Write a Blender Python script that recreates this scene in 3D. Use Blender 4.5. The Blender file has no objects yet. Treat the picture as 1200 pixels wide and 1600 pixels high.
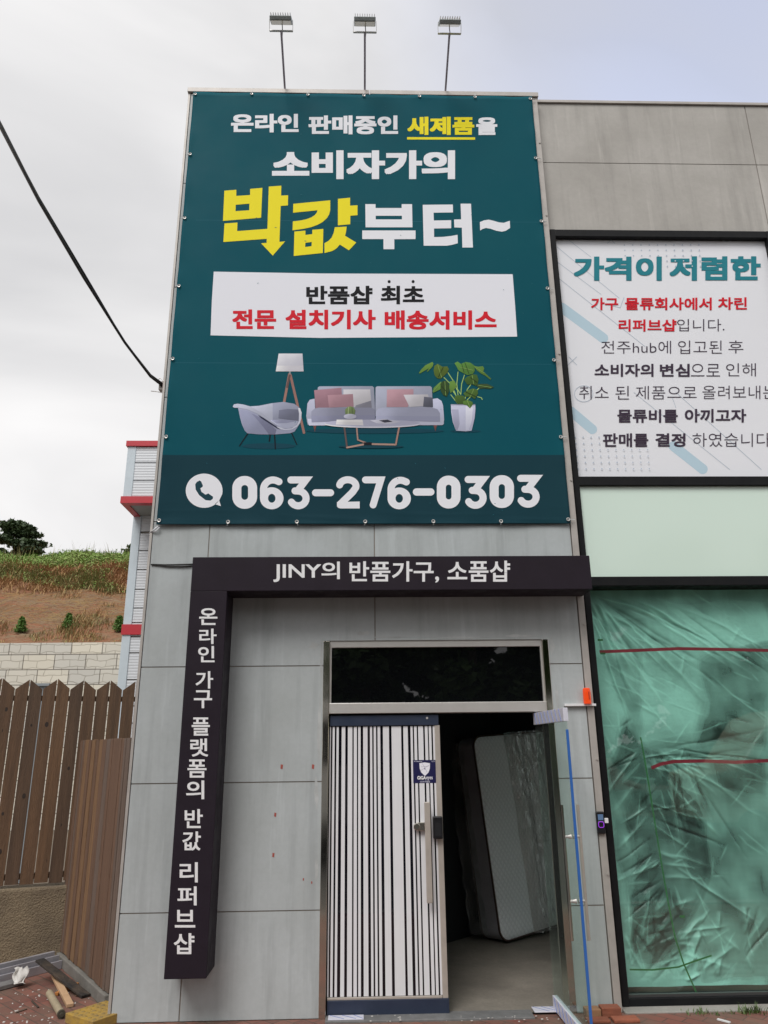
import bpy, bmesh, math, random
import numpy as np
from math import radians as rad, sin, cos, pi, atan2, hypot, exp
from mathutils import Vector, Matrix
from mathutils.geometry import tessellate_polygon
from mathutils import noise as mn
random.seed(7)
scene = bpy.context.scene
col = scene.collection

# ------------------------------------------------------------------ camera
F_PX = 1160.0
CAM = Vector((0.0, -6.1, 1.82))
yaw, tilt, roll = rad(-1.7343), rad(17.6467), rad(0.6568)
RM = Matrix.Rotation(yaw, 3, 'Z') @ Matrix.Rotation(tilt, 3, 'X') @ Matrix.Rotation(roll, 3, 'Y')
cd = bpy.data.cameras.new('camera')
cam = bpy.data.objects.new('camera', cd)
col.objects.link(cam)
cd.sensor_fit = 'VERTICAL'
cd.sensor_height = 36.0
cd.lens = 36.0 * F_PX / 1600.0
cd.clip_end = 2000
cd.clip_start = 0.05
bx, by, bz = RM.col[0], RM.col[2], -RM.col[1]
cam.matrix_world = Matrix(((bx.x, by.x, bz.x, CAM.x), (bx.y, by.y, bz.y, CAM.y), (bx.z, by.z, bz.z, CAM.z), (0, 0, 0, 1)))
scene.camera = cam

def ray(px, py):
    return RM @ Vector((px - 600.0, F_PX, 800.0 - py))
def P(px, py, Y=0.0):            # the point of the vertical plane y = Y seen at that place of the survey photo
    d = ray(px, py)
    return CAM + d * ((Y - CAM.y) / d.y)
def G(px, py, z=0.0):            # the same for the horizontal plane at height z
    d = ray(px, py)
    return CAM + d * ((z - CAM.z) / d.z)

# ------------------------------------------------------------------ world, sun, exposure
SUN_EL, SUN_AZ = rad(52), rad(205)
w = bpy.data.worlds.new("World")
scene.world = w
w.use_nodes = True
nt = w.node_tree
N, L = nt.nodes, nt.links
bg = N['Background']
bg.inputs['Strength'].default_value = 0.1
sky = N.new('ShaderNodeTexSky')
sky.sky_type = 'NISHITA'
sky.sun_disc = False
sky.sun_elevation = SUN_EL
sky.sun_rotation = SUN_AZ
sky.dust_density = 2.5
tc = N.new('ShaderNodeTexCoord')
mp = N.new('ShaderNodeMapping')
mp.inputs['Scale'].default_value = (1.0, 1.0, 1.7)
mp.inputs['Location'].default_value = (0.35, 0.1, 0.2)
L.new(tc.outputs['Generated'], mp.inputs['Vector'])
n1 = N.new('ShaderNodeTexNoise')
n1.inputs['Scale'].default_value = 1.9
n1.inputs['Detail'].default_value = 6
n1.inputs['Roughness'].default_value = 0.42
n1.inputs['Distortion'].default_value = 0.5
L.new(mp.outputs['Vector'], n1.inputs['Vector'])
cr = N.new('ShaderNodeValToRGB')
cr.color_ramp.elements[0].position = 0.36
cr.color_ramp.elements[0].color = (6.0, 6.0, 6.15, 1)
cr.color_ramp.elements[1].position = 0.6
cr.color_ramp.elements[1].color = (9.2, 9.1, 9.1, 1)
L.new(n1.outputs['Fac'], cr.inputs['Fac'])
# a thin place in the cloud, up to the right, where blue shows
d0 = ray(1180, 40).normalized()
vm = N.new('ShaderNodeVectorMath')
vm.operation = 'DOT_PRODUCT'
vm.inputs[1].default_value = d0
nv = N.new('ShaderNodeVectorMath')
nv.operation = 'NORMALIZE'
L.new(tc.outputs['Generated'], nv.inputs[0])
L.new(nv.outputs['Vector'], vm.inputs[0])
ma = N.new('ShaderNodeMath')
ma.operation = 'MULTIPLY_ADD'
ma.inputs[1].default_value = 0.16
L.new(n1.outputs['Fac'], ma.inputs[0])
L.new(vm.outputs['Value'], ma.inputs[2])
mr = N.new('ShaderNodeMapRange')
mr.interpolation_type = 'SMOOTHSTEP'
mr.inputs['From Min'].default_value = 0.97
mr.inputs['From Max'].default_value = 1.1
mr.inputs['To Min'].default_value = 0.0
mr.inputs['To Max'].default_value = 0.85
L.new(ma.outputs['Value'], mr.inputs['Value'])
sk = N.new('ShaderNodeVectorMath')
sk.operation = 'MULTIPLY'
sk.inputs[1].default_value = (5.6, 4.2, 3.4)
L.new(sky.outputs['Color'], sk.inputs[0])
mx = N.new('ShaderNodeMix')
mx.data_type = 'RGBA'
L.new(mr.outputs['Result'], mx.inputs['Factor'])
L.new(cr.outputs['Color'], mx.inputs[6])
L.new(sk.outputs['Vector'], mx.inputs[7])
L.new(mx.outputs[2], bg.inputs['Color'])

sd = bpy.data.lights.new('sun', 'SUN')
sd.energy = 2.2
sd.angle = rad(28)
sd.color = (1.0, 0.975, 0.945)
so = bpy.data.objects.new('sun', sd)
col.objects.link(so)
sdir = Vector((sin(SUN_AZ) * cos(SUN_EL), cos(SUN_AZ) * cos(SUN_EL), sin(SUN_EL)))   # towards the sun
so.rotation_euler = sdir.to_track_quat('Z', 'Y').to_euler()
scene.view_settings.view_transform = 'Standard'
scene.view_settings.look = 'None'
scene.view_settings.gamma = 1
scene.view_settings.exposure = 0.1

# ------------------------------------------------------------------ material helpers
def s2l(c):
    c = c / 255.0
    return c / 12.92 if c <= 0.04045 else ((c + 0.055) / 1.055) ** 2.4
LIGHT = 0.85
def px(r, g, b, k=None):         # reflectance of a print that reads as this sRGB value in diffuse daylight
    k = k or LIGHT
    return tuple(min(0.86, s2l(v) / k) for v in (r, g, b))

def mat(name, c, rough=0.6, metal=0.0, var=0.0, vscale=4.0, c2=None, streak=0.0, sscale=(9, 9, 0.5),
        bump=0.0, bscale=40.0, spec=0.5, alpha=1.0, fine=0.0, stretch=None, emit=None, emits=0.0, rvar=0.0, rnd=0.0):
    m = bpy.data.materials.new(name)
    m.use_nodes = True
    nt = m.node_tree
    N, L = nt.nodes, nt.links
    b = N['Principled BSDF']
    b.inputs['Base Color'].default_value = (*c, 1)
    b.inputs['Roughness'].default_value = rough
    b.inputs['Metallic'].default_value = metal
    b.inputs['Specular IOR Level'].default_value = spec
    b.inputs['Alpha'].default_value = alpha
    if emit:
        b.inputs['Emission Color'].default_value = (*emit, 1)
        b.inputs['Emission Strength'].default_value = emits
    tc = N.new('ShaderNodeTexCoord')
    vec = tc.outputs['Object']
    if stretch:
        mp = N.new('ShaderNodeMapping')
        mp.inputs['Scale'].default_value = stretch
        L.new(vec, mp.inputs['Vector'])
        vec = mp.outputs['Vector']
    src = None
    def mixc(a_sock, a_col, b_col, fac_sock, mode='MIX'):
        x = N.new('ShaderNodeMix')
        x.data_type = 'RGBA'
        x.blend_type = mode
        if a_sock is not None:
            L.new(a_sock, x.inputs[6])
        else:
            x.inputs[6].default_value = (*a_col, 1)
        x.inputs[7].default_value = (*b_col, 1)
        L.new(fac_sock, x.inputs['Factor'])
        return x.outputs[2]
    def noise(v, sc, det=5, rg=0.6, lo=0.35, hi=0.65, k=1.0):
        n = N.new('ShaderNodeTexNoise')
        n.inputs['Scale'].default_value = sc
        n.inputs['Detail'].default_value = det
        n.inputs['Roughness'].default_value = rg
        L.new(v, n.inputs['Vector'])
        r = N.new('ShaderNodeMapRange')
        r.inputs['From Min'].default_value = lo
        r.inputs['From Max'].default_value = hi
        r.inputs['To Max'].default_value = k
        L.new(n.outputs['Fac'], r.inputs['Value'])
        return r.outputs['Result']
    if var > 0:
        cc = c2 or tuple(v * 0.6 for v in c)
        src = mixc(src, c, cc, noise(vec, vscale, k=var))
    if fine > 0:
        src = mixc(src, c, tuple(v * 0.55 for v in c), noise(vec, vscale * 22, 3, 0.7, k=fine))
    if streak > 0:
        mp2 = N.new('ShaderNodeMapping')
        mp2.inputs['Scale'].default_value = sscale
        L.new(tc.outputs['Object'], mp2.inputs['Vector'])
        src = mixc(src, c, tuple(v * 0.5 for v in c), noise(mp2.outputs['Vector'], 1.0, 5, 0.65, 0.5, 0.78, streak))
        mp3 = N.new('ShaderNodeMapping')
        mp3.inputs['Scale'].default_value = tuple(v * 1.9 for v in sscale)
        mp3.inputs['Location'].default_value = (3.1, 1.7, 5.2)
        L.new(tc.outputs['Object'], mp3.inputs['Vector'])
        src = mixc(src, c, tuple(min(0.8, v * 1.3) for v in c), noise(mp3.outputs['Vector'], 1.0, 4, 0.6, 0.58, 0.8, streak * 0.8))
    if rnd > 0:
        oi = N.new('ShaderNodeObjectInfo')
        hs = N.new('ShaderNodeHueSaturation')
        rr = N.new('ShaderNodeMapRange')
        rr.inputs['To Min'].default_value = 1 - rnd
        rr.inputs['To Max'].default_value = 1 + rnd
        L.new(oi.outputs['Random'], rr.inputs['Value'])
        L.new(rr.outputs['Result'], hs.inputs['Value'])
        if src is not None:
            L.new(src, hs.inputs['Color'])
        else:
            hs.inputs['Color'].default_value = (*c, 1)
        src = hs.outputs['Color']
    if src is not None:
        L.new(src, b.inputs['Base Color'])
    if rvar > 0:
        r = noise(vec, vscale * 1.7, k=rvar)
        a = N.new('ShaderNodeMath')
        a.inputs[1].default_value = rough
        L.new(r, a.inputs[0])
        L.new(a.outputs[0], b.inputs['Roughness'])
    if bump > 0:
        n = N.new('ShaderNodeTexNoise')
        n.inputs['Scale'].default_value = bscale
        n.inputs['Detail'].default_value = 4
        L.new(vec, n.inputs['Vector'])
        bp = N.new('ShaderNodeBump')
        bp.inputs['Strength'].default_value = bump
        bp.inputs['Distance'].default_value = 0.02
        L.new(n.outputs['Fac'], bp.inputs['Height'])
        L.new(bp.outputs['Normal'], b.inputs['Normal'])
    return m

def thin_fresnel(N, L, ior):
    # thin pane: the same reflectance from either side
    ge = N.new('ShaderNodeNewGeometry')
    r = N.new('ShaderNodeMapRange')
    r.inputs['To Min'].default_value = ior
    r.inputs['To Max'].default_value = 1.0 / ior
    L.new(ge.outputs['Backfacing'], r.inputs['Value'])
    fr = N.new('ShaderNodeFresnel')
    L.new(r.outputs['Result'], fr.inputs['IOR'])
    return fr

def glass(name, tint, haze=0.0, rough=0.01, boost=1.0):
    m = bpy.data.materials.new(name)
    m.use_nodes = True
    nt = m.node_tree
    N, L = nt.nodes, nt.links
    N.remove(N['Principled BSDF'])
    out = N['Material Output']
    tr = N.new('ShaderNodeBsdfTransparent')
    tr.inputs['Color'].default_value = (*tint, 1)
    gl = N.new('ShaderNodeBsdfGlossy')
    gl.inputs['Roughness'].default_value = rough
    fr = thin_fresnel(N, L, 1.5)
    k = N.new('ShaderNodeMath')
    k.operation = 'MULTIPLY'
    k.use_clamp = True
    k.inputs[1].default_value = boost
    L.new(fr.outputs['Fac'], k.inputs[0])
    mxs = N.new('ShaderNodeMixShader')
    L.new(k.outputs[0], mxs.inputs['Fac'])
    src = tr.outputs[0]
    if haze > 0:
        df = N.new('ShaderNodeBsdfDiffuse')
        df.inputs['Color'].default_value = (0.6, 0.65, 0.62, 1)
        m2 = N.new('ShaderNodeMixShader')
        m2.inputs['Fac'].default_value = haze
        L.new(tr.outputs[0], m2.inputs[1])
        L.new(df.outputs[0], m2.inputs[2])
        src = m2.outputs[0]
    L.new(src, mxs.inputs[1])
    L.new(gl.outputs[0], mxs.inputs[2])
    L.new(mxs.outputs[0], out.inputs['Surface'])
    return m

def film(name, colr, opac, transl=0.5, rough=0.25, gloss=0.12, var=0.3, vscale=3.0, stretch=(1, 1, 1), bump=0.0, bscale=14, attr=None, clear=(0.93, 0.97, 0.95)):
    """a thin plastic film: part clear, part milky"""
    m = bpy.data.materials.new(name)
    m.use_nodes = True
    nt = m.node_tree
    N, L = nt.nodes, nt.links
    N.remove(N['Principled BSDF'])
    out = N['Material Output']
    tc = N.new('ShaderNodeTexCoord')
    mp = N.new('ShaderNodeMapping')
    mp.inputs['Scale'].default_value = stretch
    L.new(tc.outputs['Object'], mp.inputs['Vector'])
    n = N.new('ShaderNodeTexNoise')
    n.inputs['Scale'].default_value = vscale
    n.inputs['Detail'].default_value = 5
    n.inputs['Distortion'].default_value = 0.8
    L.new(mp.outputs['Vector'], n.inputs['Vector'])
    r = N.new('ShaderNodeMapRange')
    r.inputs['From Min'].default_value = 0.3
    r.inputs['From Max'].default_value = 0.7
    r.inputs['To Min'].default_value = max(0, opac - var)
    r.inputs['To Max'].default_value = min(1, opac + var)
    L.new(n.outputs['Fac'], r.inputs['Value'])
    tr = N.new('ShaderNodeBsdfTransparent')
    tr.inputs['Color'].default_value = (*clear, 1)
    df = N.new('ShaderNodeBsdfDiffuse')
    df.inputs['Color'].default_value = (*colr, 1)
    tl = N.new('ShaderNodeBsdfTranslucent')
    tl.inputs['Color'].default_value = (*colr, 1)
    gl = N.new('ShaderNodeBsdfGlossy')
    gl.inputs['Roughness'].default_value = rough
    a = N.new('ShaderNodeMixShader')
    a.inputs['Fac'].default_value = transl
    L.new(df.outputs[0], a.inputs[1])
    L.new(tl.outputs[0], a.inputs[2])
    b = N.new('ShaderNodeMixShader')
    L.new(r.outputs['Result'], b.inputs['Fac'])
    if attr:
        at = N.new('ShaderNodeAttribute')
        at.attribute_name = attr
        L.new(at.outputs['Fac'], b.inputs['Fac'])
    L.new(tr.outputs[0], b.inputs[1])
    L.new(a.outputs[0], b.inputs[2])
    c = N.new('ShaderNodeMixShader')
    fr = thin_fresnel(N, L, 1.45)
    ad = N.new('ShaderNodeMath')
    ad.inputs[1].default_value = gloss
    ad.use_clamp = True
    L.new(fr.outputs[0], ad.inputs[0])
    L.new(ad.outputs[0], c.inputs['Fac'])
    L.new(b.outputs[0], c.inputs[1])
    L.new(gl.outputs[0], c.inputs[2])
    L.new(c.outputs[0], out.inputs['Surface'])
    if bump > 0:
        nb = N.new('ShaderNodeTexNoise')
        nb.inputs['Scale'].default_value = bscale
        nb.inputs['Detail'].default_value = 3
        nb.inputs['Distortion'].default_value = 1.5
        L.new(mp.outputs['Vector'], nb.inputs['Vector'])
        bp = N.new('ShaderNodeBump')
        bp.inputs['Strength'].default_value = bump
        bp.inputs['Distance'].default_value = 0.03
        L.new(nb.outputs['Fac'], bp.inputs['Height'])
        for s in (df, tl, gl, fr):
            L.new(bp.outputs['Normal'], s.inputs['Normal'])
    return m

MATS = {}
def ink(r, g, b):                # a printed ink or cut vinyl of this colour
    k = ('ink', r, g, b)
    if k not in MATS:
        MATS[k] = mat('ink', px(r, g, b), 0.6, spec=0.1)
    return MATS[k]

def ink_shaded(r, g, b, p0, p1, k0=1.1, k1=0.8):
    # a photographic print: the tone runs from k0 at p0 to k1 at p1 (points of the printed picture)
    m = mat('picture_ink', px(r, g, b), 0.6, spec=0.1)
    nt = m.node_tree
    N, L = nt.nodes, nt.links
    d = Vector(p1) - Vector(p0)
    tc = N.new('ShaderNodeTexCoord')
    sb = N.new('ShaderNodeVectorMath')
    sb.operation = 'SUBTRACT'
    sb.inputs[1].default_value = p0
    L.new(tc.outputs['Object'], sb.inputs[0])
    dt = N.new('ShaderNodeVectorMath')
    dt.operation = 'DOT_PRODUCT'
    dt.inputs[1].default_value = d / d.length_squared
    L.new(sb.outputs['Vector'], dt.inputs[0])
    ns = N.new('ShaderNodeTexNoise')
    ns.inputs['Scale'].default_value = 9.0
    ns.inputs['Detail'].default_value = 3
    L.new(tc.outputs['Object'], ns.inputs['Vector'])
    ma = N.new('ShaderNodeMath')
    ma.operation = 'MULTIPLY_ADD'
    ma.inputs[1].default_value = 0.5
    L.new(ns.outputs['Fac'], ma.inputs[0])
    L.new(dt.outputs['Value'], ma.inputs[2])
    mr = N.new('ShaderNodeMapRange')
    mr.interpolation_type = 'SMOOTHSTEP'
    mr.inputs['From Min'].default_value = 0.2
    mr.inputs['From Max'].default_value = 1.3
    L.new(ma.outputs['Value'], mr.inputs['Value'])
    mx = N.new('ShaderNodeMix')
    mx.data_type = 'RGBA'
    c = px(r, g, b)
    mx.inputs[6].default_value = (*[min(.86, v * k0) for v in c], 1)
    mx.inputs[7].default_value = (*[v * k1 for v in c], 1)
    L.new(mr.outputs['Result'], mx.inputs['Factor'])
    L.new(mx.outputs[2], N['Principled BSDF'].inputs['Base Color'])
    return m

# ------------------------------------------------------------------ mesh helpers
def wloc(o):
    v = Vector((0, 0, 0))
    while o is not None:
        v += o.location
        o = o.parent
    return v

def tag(o, label=None, cat=None, group=None, kind=None):
    if label: o['label'] = label
    if cat: o['category'] = cat
    if group: o['group'] = group
    if kind: o['kind'] = kind
    return o

def thing(name, loc, label, cat, group=None):
    o = bpy.data.objects.new(name, None)
    o.empty_display_size = 0.1
    col.objects.link(o)
    o.location = loc
    return tag(o, label, cat, group)

class MB:
    def __init__(s):
        s.v, s.f, s.mi = [], [], []
    def add(s, vs, fs, mi=0):
        k = len(s.v)
        s.v += [tuple(v) for v in vs]
        for f in fs:
            s.f.append(tuple(i + k for i in f))
            s.mi.append(mi)
        return s
    def box(s, x0, x1, y0, y1, z0, z1, mi=0):
        vs = [(x0, y0, z0), (x1, y0, z0), (x1, y1, z0), (x0, y1, z0), (x0, y0, z1), (x1, y0, z1), (x1, y1, z1), (x0, y1, z1)]
        return s.add(vs, [(3, 2, 1, 0), (4, 5, 6, 7), (0, 1, 5, 4), (1, 2, 6, 5), (2, 3, 7, 6), (3, 0, 4, 7)], mi)
    def obox(s, c, ax, ay, az, mi=0):      # centre and three half axes
        c, ax, ay, az = Vector(c), Vector(ax), Vector(ay), Vector(az)
        vs = [c - ax - ay - az, c + ax - ay - az, c + ax + ay - az, c - ax + ay - az,
              c - ax - ay + az, c + ax - ay + az, c + ax + ay + az, c - ax + ay + az]
        return s.add(vs, [(3, 2, 1, 0), (4, 5, 6, 7), (0, 1, 5, 4), (1, 2, 6, 5), (2, 3, 7, 6), (3, 0, 4, 7)], mi)
    def beam(s, a, b, w, h, up=(0, 0, 1), mi=0):
        a, b = Vector(a), Vector(b)
        d = (b - a)
        l = d.length
        d.normalize()
        side = d.cross(Vector(up))
        if side.length < 1e-4: side = d.cross(Vector((1, 0, 0)))
        side.normalize()
        u = side.cross(d)
        return s.obox((a + b) / 2, d * l / 2, side * w / 2, u * h / 2, mi)
    def quad(s, a, b, c, d, mi=0):
        return s.add([a, b, c, d], [(0, 1, 2, 3)], mi)
    def tube(s, pts, r, n=8, caps=True, mi=0):
        pts = [Vector(p) for p in pts]
        rs = r if isinstance(r, (list, tuple)) else [r] * len(pts)
        vs, fs = [], []
        ref = None
        for i, p in enumerate(pts):
            d = (pts[min(i + 1, len(pts) - 1)] - pts[max(i - 1, 0)]).normalized()
            if ref is None:
                ref = d.orthogonal().normalized()
            ref = (ref - d * ref.dot(d))
            if ref.length < 1e-5: ref = d.orthogonal()
            ref.normalize()
            q = d.cross(ref)
            for k in range(n):
                a = 2 * pi * k / n
                vs.append(p + (ref * cos(a) + q * sin(a)) * rs[i])
        for i in range(len(pts) - 1):
            for k in range(n):
                fs.append((i * n + k, i * n + (k + 1) % n, (i + 1) * n + (k + 1) % n, (i + 1) * n + k))
        if caps:
            fs.append(tuple(range(n - 1, -1, -1)))
            fs.append(tuple((len(pts) - 1) * n + k for k in range(n)))
        return s.add(vs, fs, mi)
    def flat(s, loops, fn, mi=0):          # filled outline (with holes); fn maps 2-D to 3-D
        l2 = [[Vector((p[0], p[1], 0)) for p in lp] for lp in loops]
        tris = tessellate_polygon(l2)
        pts = [p for lp in loops for p in lp]
        vs = [fn(*p) for p in pts]
        fs = []
        for t in tris:
            a, b, c = (Vector(vs[i]) for i in t)
            n = (b - a).cross(c - a)
            fs.append(t if n.y < 0 else (t[0], t[2], t[1]))
        return s.add(vs, fs, mi)
    def prism(s, pts, y0, y1, mi=0):       # outline in x,z given thickness along y
        n = len(pts)
        vs = [(p[0], y0, p[1]) for p in pts] + [(p[0], y1, p[1]) for p in pts]
        fs = [tuple(range(n)), tuple(range(2 * n - 1, n - 1, -1))]
        fs += [(i, i + n, (i + 1) % n + n, (i + 1) % n) for i in range(n)]
        return s.add(vs, fs, mi)
    def build(s, name, m, parent=None, smooth=False, bevel=0.0, local=False, seg=2):
        me = bpy.data.meshes.new(name)
        off = Vector((0, 0, 0)) if (parent is None or local) else wloc(parent)
        me.from_pydata([(v[0] - off.x, v[1] - off.y, v[2] - off.z) for v in s.v], [], s.f)
        for mm in (m if isinstance(m, (list, tuple)) else [m]):
            me.materials.append(mm)
        me.polygons.foreach_set('material_index', s.mi)
        if smooth:
            me.polygons.foreach_set('use_smooth', [True] * len(s.f))
        me.update()
        o = bpy.data.objects.new(name, me)
        col.objects.link(o)
        if parent is not None: o.parent = parent
        if bevel > 0:
            b = o.modifiers.new('bevel', 'BEVEL')
            b.width = bevel
            b.segments = seg
            b.limit_method = 'ANGLE'
            b.angle_limit = rad(40)
        return o

def fixn(o):
    bm = bmesh.new()
    bm.from_mesh(o.data)
    bmesh.ops.recalc_face_normals(bm, faces=bm.faces)
    bm.to_mesh(o.data)
    bm.free()
    return o

# ------------------------------------------------------------------ lettering
TX = {}
def glyphs(s, off):
    if (s, off) in TX: return TX[(s, off)]
    c = bpy.data.curves.new('lettering_curve', 'FONT')
    c.body = s
    c.size = 1
    c.offset = off
    c.resolution_u = 4
    o = bpy.data.objects.new('lettering_curve', c)
    col.objects.link(o)
    dg = bpy.context.evaluated_depsgraph_get()
    me = bpy.data.meshes.new_from_object(o.evaluated_get(dg))
    vs = [(v.co.x, v.co.y) for v in me.vertices]
    fs = [tuple(p.vertices) for p in me.polygons]
    bpy.data.objects.remove(o)
    bpy.data.curves.remove(c)
    bpy.data.meshes.remove(me)
    TX[(s, off)] = (vs, fs)
    return vs, fs

def text(parent, s, box, Y, m, off=0.0, b=0.0, name='lettering', lift=0.0006):
    """lettering s filling the survey-photo box (x0, x1, ytop, ybottom) on plane y = Y"""
    vs, fs = glyphs(s, off)
    sh = [(0, 0)]
    if b > 0:
        sh = [(dx * b, dy * b) for dx in (-1, 0, 1) for dy in (-1, 0, 1)]
    xs = [v[0] for v in vs]
    ys = [v[1] for v in vs]
    x0, x1, y0, y1 = min(xs) - b, max(xs) + b, min(ys) - b, max(ys) + b
    a, bb, c, d = box
    tl, tr, br, bl = P(a, c, Y), P(bb, c, Y), P(bb, d, Y), P(a, d, Y)
    mb = MB()
    for i, (dx, dy) in enumerate(sh):
        out = []
        for v in vs:
            u = (v[0] + dx - x0) / (x1 - x0)
            t = (v[1] + dy - y0) / (y1 - y0)
            p = (bl * (1 - u) + br * u) * (1 - t) + (tl * (1 - u) + tr * u) * t
            out.append((p.x, Y - lift - 0.00012 * i, p.z))
        k = []
        for f in fs:
            A, B, C = (Vector(out[j]) for j in f[:3])
            k.append(f if (B - A).cross(C - A).y < 0 else tuple(reversed(f)))
        mb.add(out, k)
    return mb.build(name, m, parent)

def stroke(pts, wd, n=10):
    """outline of a thick line with round ends, plus nothing overlapping"""
    out_l, out_r = [], []
    m = len(pts)
    for i in range(m):
        p = Vector(pts[i])
        a = Vector(pts[max(i - 1, 0)])
        b = Vector(pts[min(i + 1, m - 1)])
        d1 = (p - a).normalized() if i > 0 else (b - p).normalized()
        d2 = (b - p).normalized() if i < m - 1 else d1
        n1, n2 = Vector((-d1.y, d1.x)), Vector((-d2.y, d2.x))
        t = (n1 + n2)
        t = t.normalized() if t.length > 1e-6 else n1
        k = wd / 2 / max(0.45, t.dot(n1))
        out_l.append(p + t * k)
        out_r.append(p - t * k)
    def cap(p, d):
        a0 = atan2(d.y, d.x)
        return [Vector((p[0] + cos(a0 + pi / 2 - pi * j / n) * wd / 2, p[1] + sin(a0 + pi / 2 - pi * j / n) * wd / 2)) for j in range(1, n)]
    e = cap(pts[-1], (Vector(pts[-1]) - Vector(pts[-2])))
    s = cap(pts[0], (Vector(pts[0]) - Vector(pts[1])))
    return [tuple(v) for v in out_l + e + out_r[::-1] + s]

def arc(cx, cy, rx, ry, a0, a1, n=14):
    return [(cx + rx * cos(rad(a0 + (a1 - a0) * i / n)), cy + ry * sin(rad(a0 + (a1 - a0) * i / n))) for i in range(n + 1)]

def zoomed(ox, oy, sc, Y, base=0.0006):
    lay = [base]
    def fn_factory():
        z = lay[0]
        lay[0] += 0.00012
        def fn(x, y):
            p = P(ox + x / sc, oy + y / sc, Y)
            return (p.x, Y - z, p.z)
        return fn
    return fn_factory

# ------------------------------------------------------------------ shared materials
M_clad = mat('grey_fibre_cement', (0.465, 0.50, 0.508), 0.5, var=0.8, vscale=1.0, c2=(0.37, 0.395, 0.39), streak=0.55, sscale=(7, 7, 0.55), fine=0.12, bump=0.03, bscale=30, spec=0.3)
M_clad2 = mat('weathered_cement_panel', (0.465, 0.445, 0.415), 0.65, var=0.9, vscale=0.9, c2=(0.36, 0.342, 0.315), streak=0.6, sscale=(6, 6, 0.4), fine=0.15, bump=0.06, bscale=50, spec=0.3)
M_joint = mat('dark_joint', (0.27, 0.24, 0.21), 0.8)
M_trim = mat('grey_metal_trim', (0.46, 0.43, 0.4), 0.5, metal=0.2, var=0.4, vscale=6)
M_black = mat('black_frame', (0.007, 0.0075, 0.009), 0.42, var=0.4, vscale=9, c2=(0.014, 0.014, 0.014), rvar=0.2, spec=0.18)
M_steel = mat('stainless_steel', (0.6, 0.57, 0.5), 0.07, metal=1.0, var=0.2, vscale=3, rvar=0.05)
M_satin = mat('satin_aluminium', (0.66, 0.64, 0.61), 0.38, metal=0.55, var=0.25, vscale=7, c2=(0.5, 0.48, 0.46))
M_beige = mat('bare_beige_metal', (0.5, 0.45, 0.4), 0.4, metal=0.3, var=0.3, vscale=8)
M_white = mat('white_plastic', (0.75, 0.75, 0.76), 0.45, var=0.2, vscale=8, c2=(0.6, 0.6, 0.6))
M_blackp = mat('black_plastic', (0.012, 0.012, 0.014), 0.3, var=0.3, vscale=20)
M_navy = mat('navy_vinyl', (0.018, 0.028, 0.055), 0.35, var=0.4, vscale=6, c2=(0.03, 0.042, 0.075), rvar=0.15)
M_grass = mat('leaf_green', (0.085, 0.14, 0.03), 0.6, var=0.8, vscale=3, c2=(0.05, 0.085, 0.02))
M_cable = mat('black_cable', (0.012, 0.012, 0.012), 0.5)

#SETTING
# ------------------------------------------------------------------ ground
def paver_mat(name, ang, c1, c2, mortar, sc=1.0, dirt=(0.2, 0.17, 0.14)):
    m = bpy.data.materials.new(name)
    m.use_nodes = True
    nt = m.node_tree
    N, L = nt.nodes, nt.links
    b = N['Principled BSDF']
    b.inputs['Roughness'].default_value = 0.75
    tc = N.new('ShaderNodeTexCoord')
    mp = N.new('ShaderNodeMapping')
    mp.inputs['Rotation'].default_value = (0, 0, rad(ang))
    L.new(tc.outputs['Object'], mp.inputs['Vector'])
    br = N.new('ShaderNodeTexBrick')
    br.inputs['Color1'].default_value = (*c1, 1)
    br.inputs['Color2'].default_value = (*c2, 1)
    br.inputs['Mortar'].default_value = (*mortar, 1)
    br.inputs['Scale'].default_value = sc
    br.inputs['Mortar Size'].default_value = 0.004
    br.inputs['Brick Width'].default_value = 0.2
    br.inputs['Row Height'].default_value = 0.1
    L.new(mp.outputs['Vector'], br.inputs['Vector'])
    n = N.new('ShaderNodeTexNoise')
    n.inputs['Scale'].default_value = 2.2
    n.inputs['Detail'].default_value = 6
    n.inputs['Roughness'].default_value = 0.7
    L.new(tc.outputs['Object'], n.inputs['Vector'])
    r = N.new('ShaderNodeMapRange')
    r.inputs['From Min'].default_value = 0.38
    r.inputs['From Max'].default_value = 0.68
    r.inputs['To Max'].default_value = 0.85
    L.new(n.outputs['Fac'], r.inputs['Value'])
    x = N.new('ShaderNodeMix')
    x.data_type = 'RGBA'
    L.new(r.outputs['Result'], x.inputs['Factor'])
    L.new(br.outputs['Color'], x.inputs[6])
    x.inputs[7].default_value = (*dirt, 1)
    L.new(x.outputs[2], b.inputs['Base Color'])
    bp = N.new('ShaderNodeBump')
    bp.inputs['Strength'].default_value = 0.6
    bp.inputs['Distance'].default_value = 0.01
    bp.invert = True
    L.new(br.outputs['Fac'], bp.inputs['Height'])
    L.new(bp.outputs['Normal'], b.inputs['Normal'])
    return m
M_earth = mat('dry_earth', (0.2, 0.16, 0.12), 0.9, var=0.8, vscale=0.6, c2=(0.12, 0.1, 0.075), bump=0.3, bscale=12)
g = MB()
g.quad((-160, -160, -0.012), (160, -160, -0.012), (160, 220, -0.012), (-160, 220, -0.012))
tag(g.build('ground', M_earth), kind='structure')
M_paver = paver_mat('red_paver', 45, (0.24, 0.085, 0.062), (0.15, 0.058, 0.046), (0.06, 0.045, 0.038), dirt=(0.15, 0.115, 0.085))
g = MB()
g.quad((-7, -3.4, 0), (9, -3.4, 0), (9, 0.0, 0), (-7, 0.0, 0))
g.quad((-7, 0.0, 0), (-1.8, 0.0, 0), (-1.8, 2.2, 0), (-7, 2.2, 0))
tag(g.build('pavement', M_paver), kind='structure')
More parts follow.
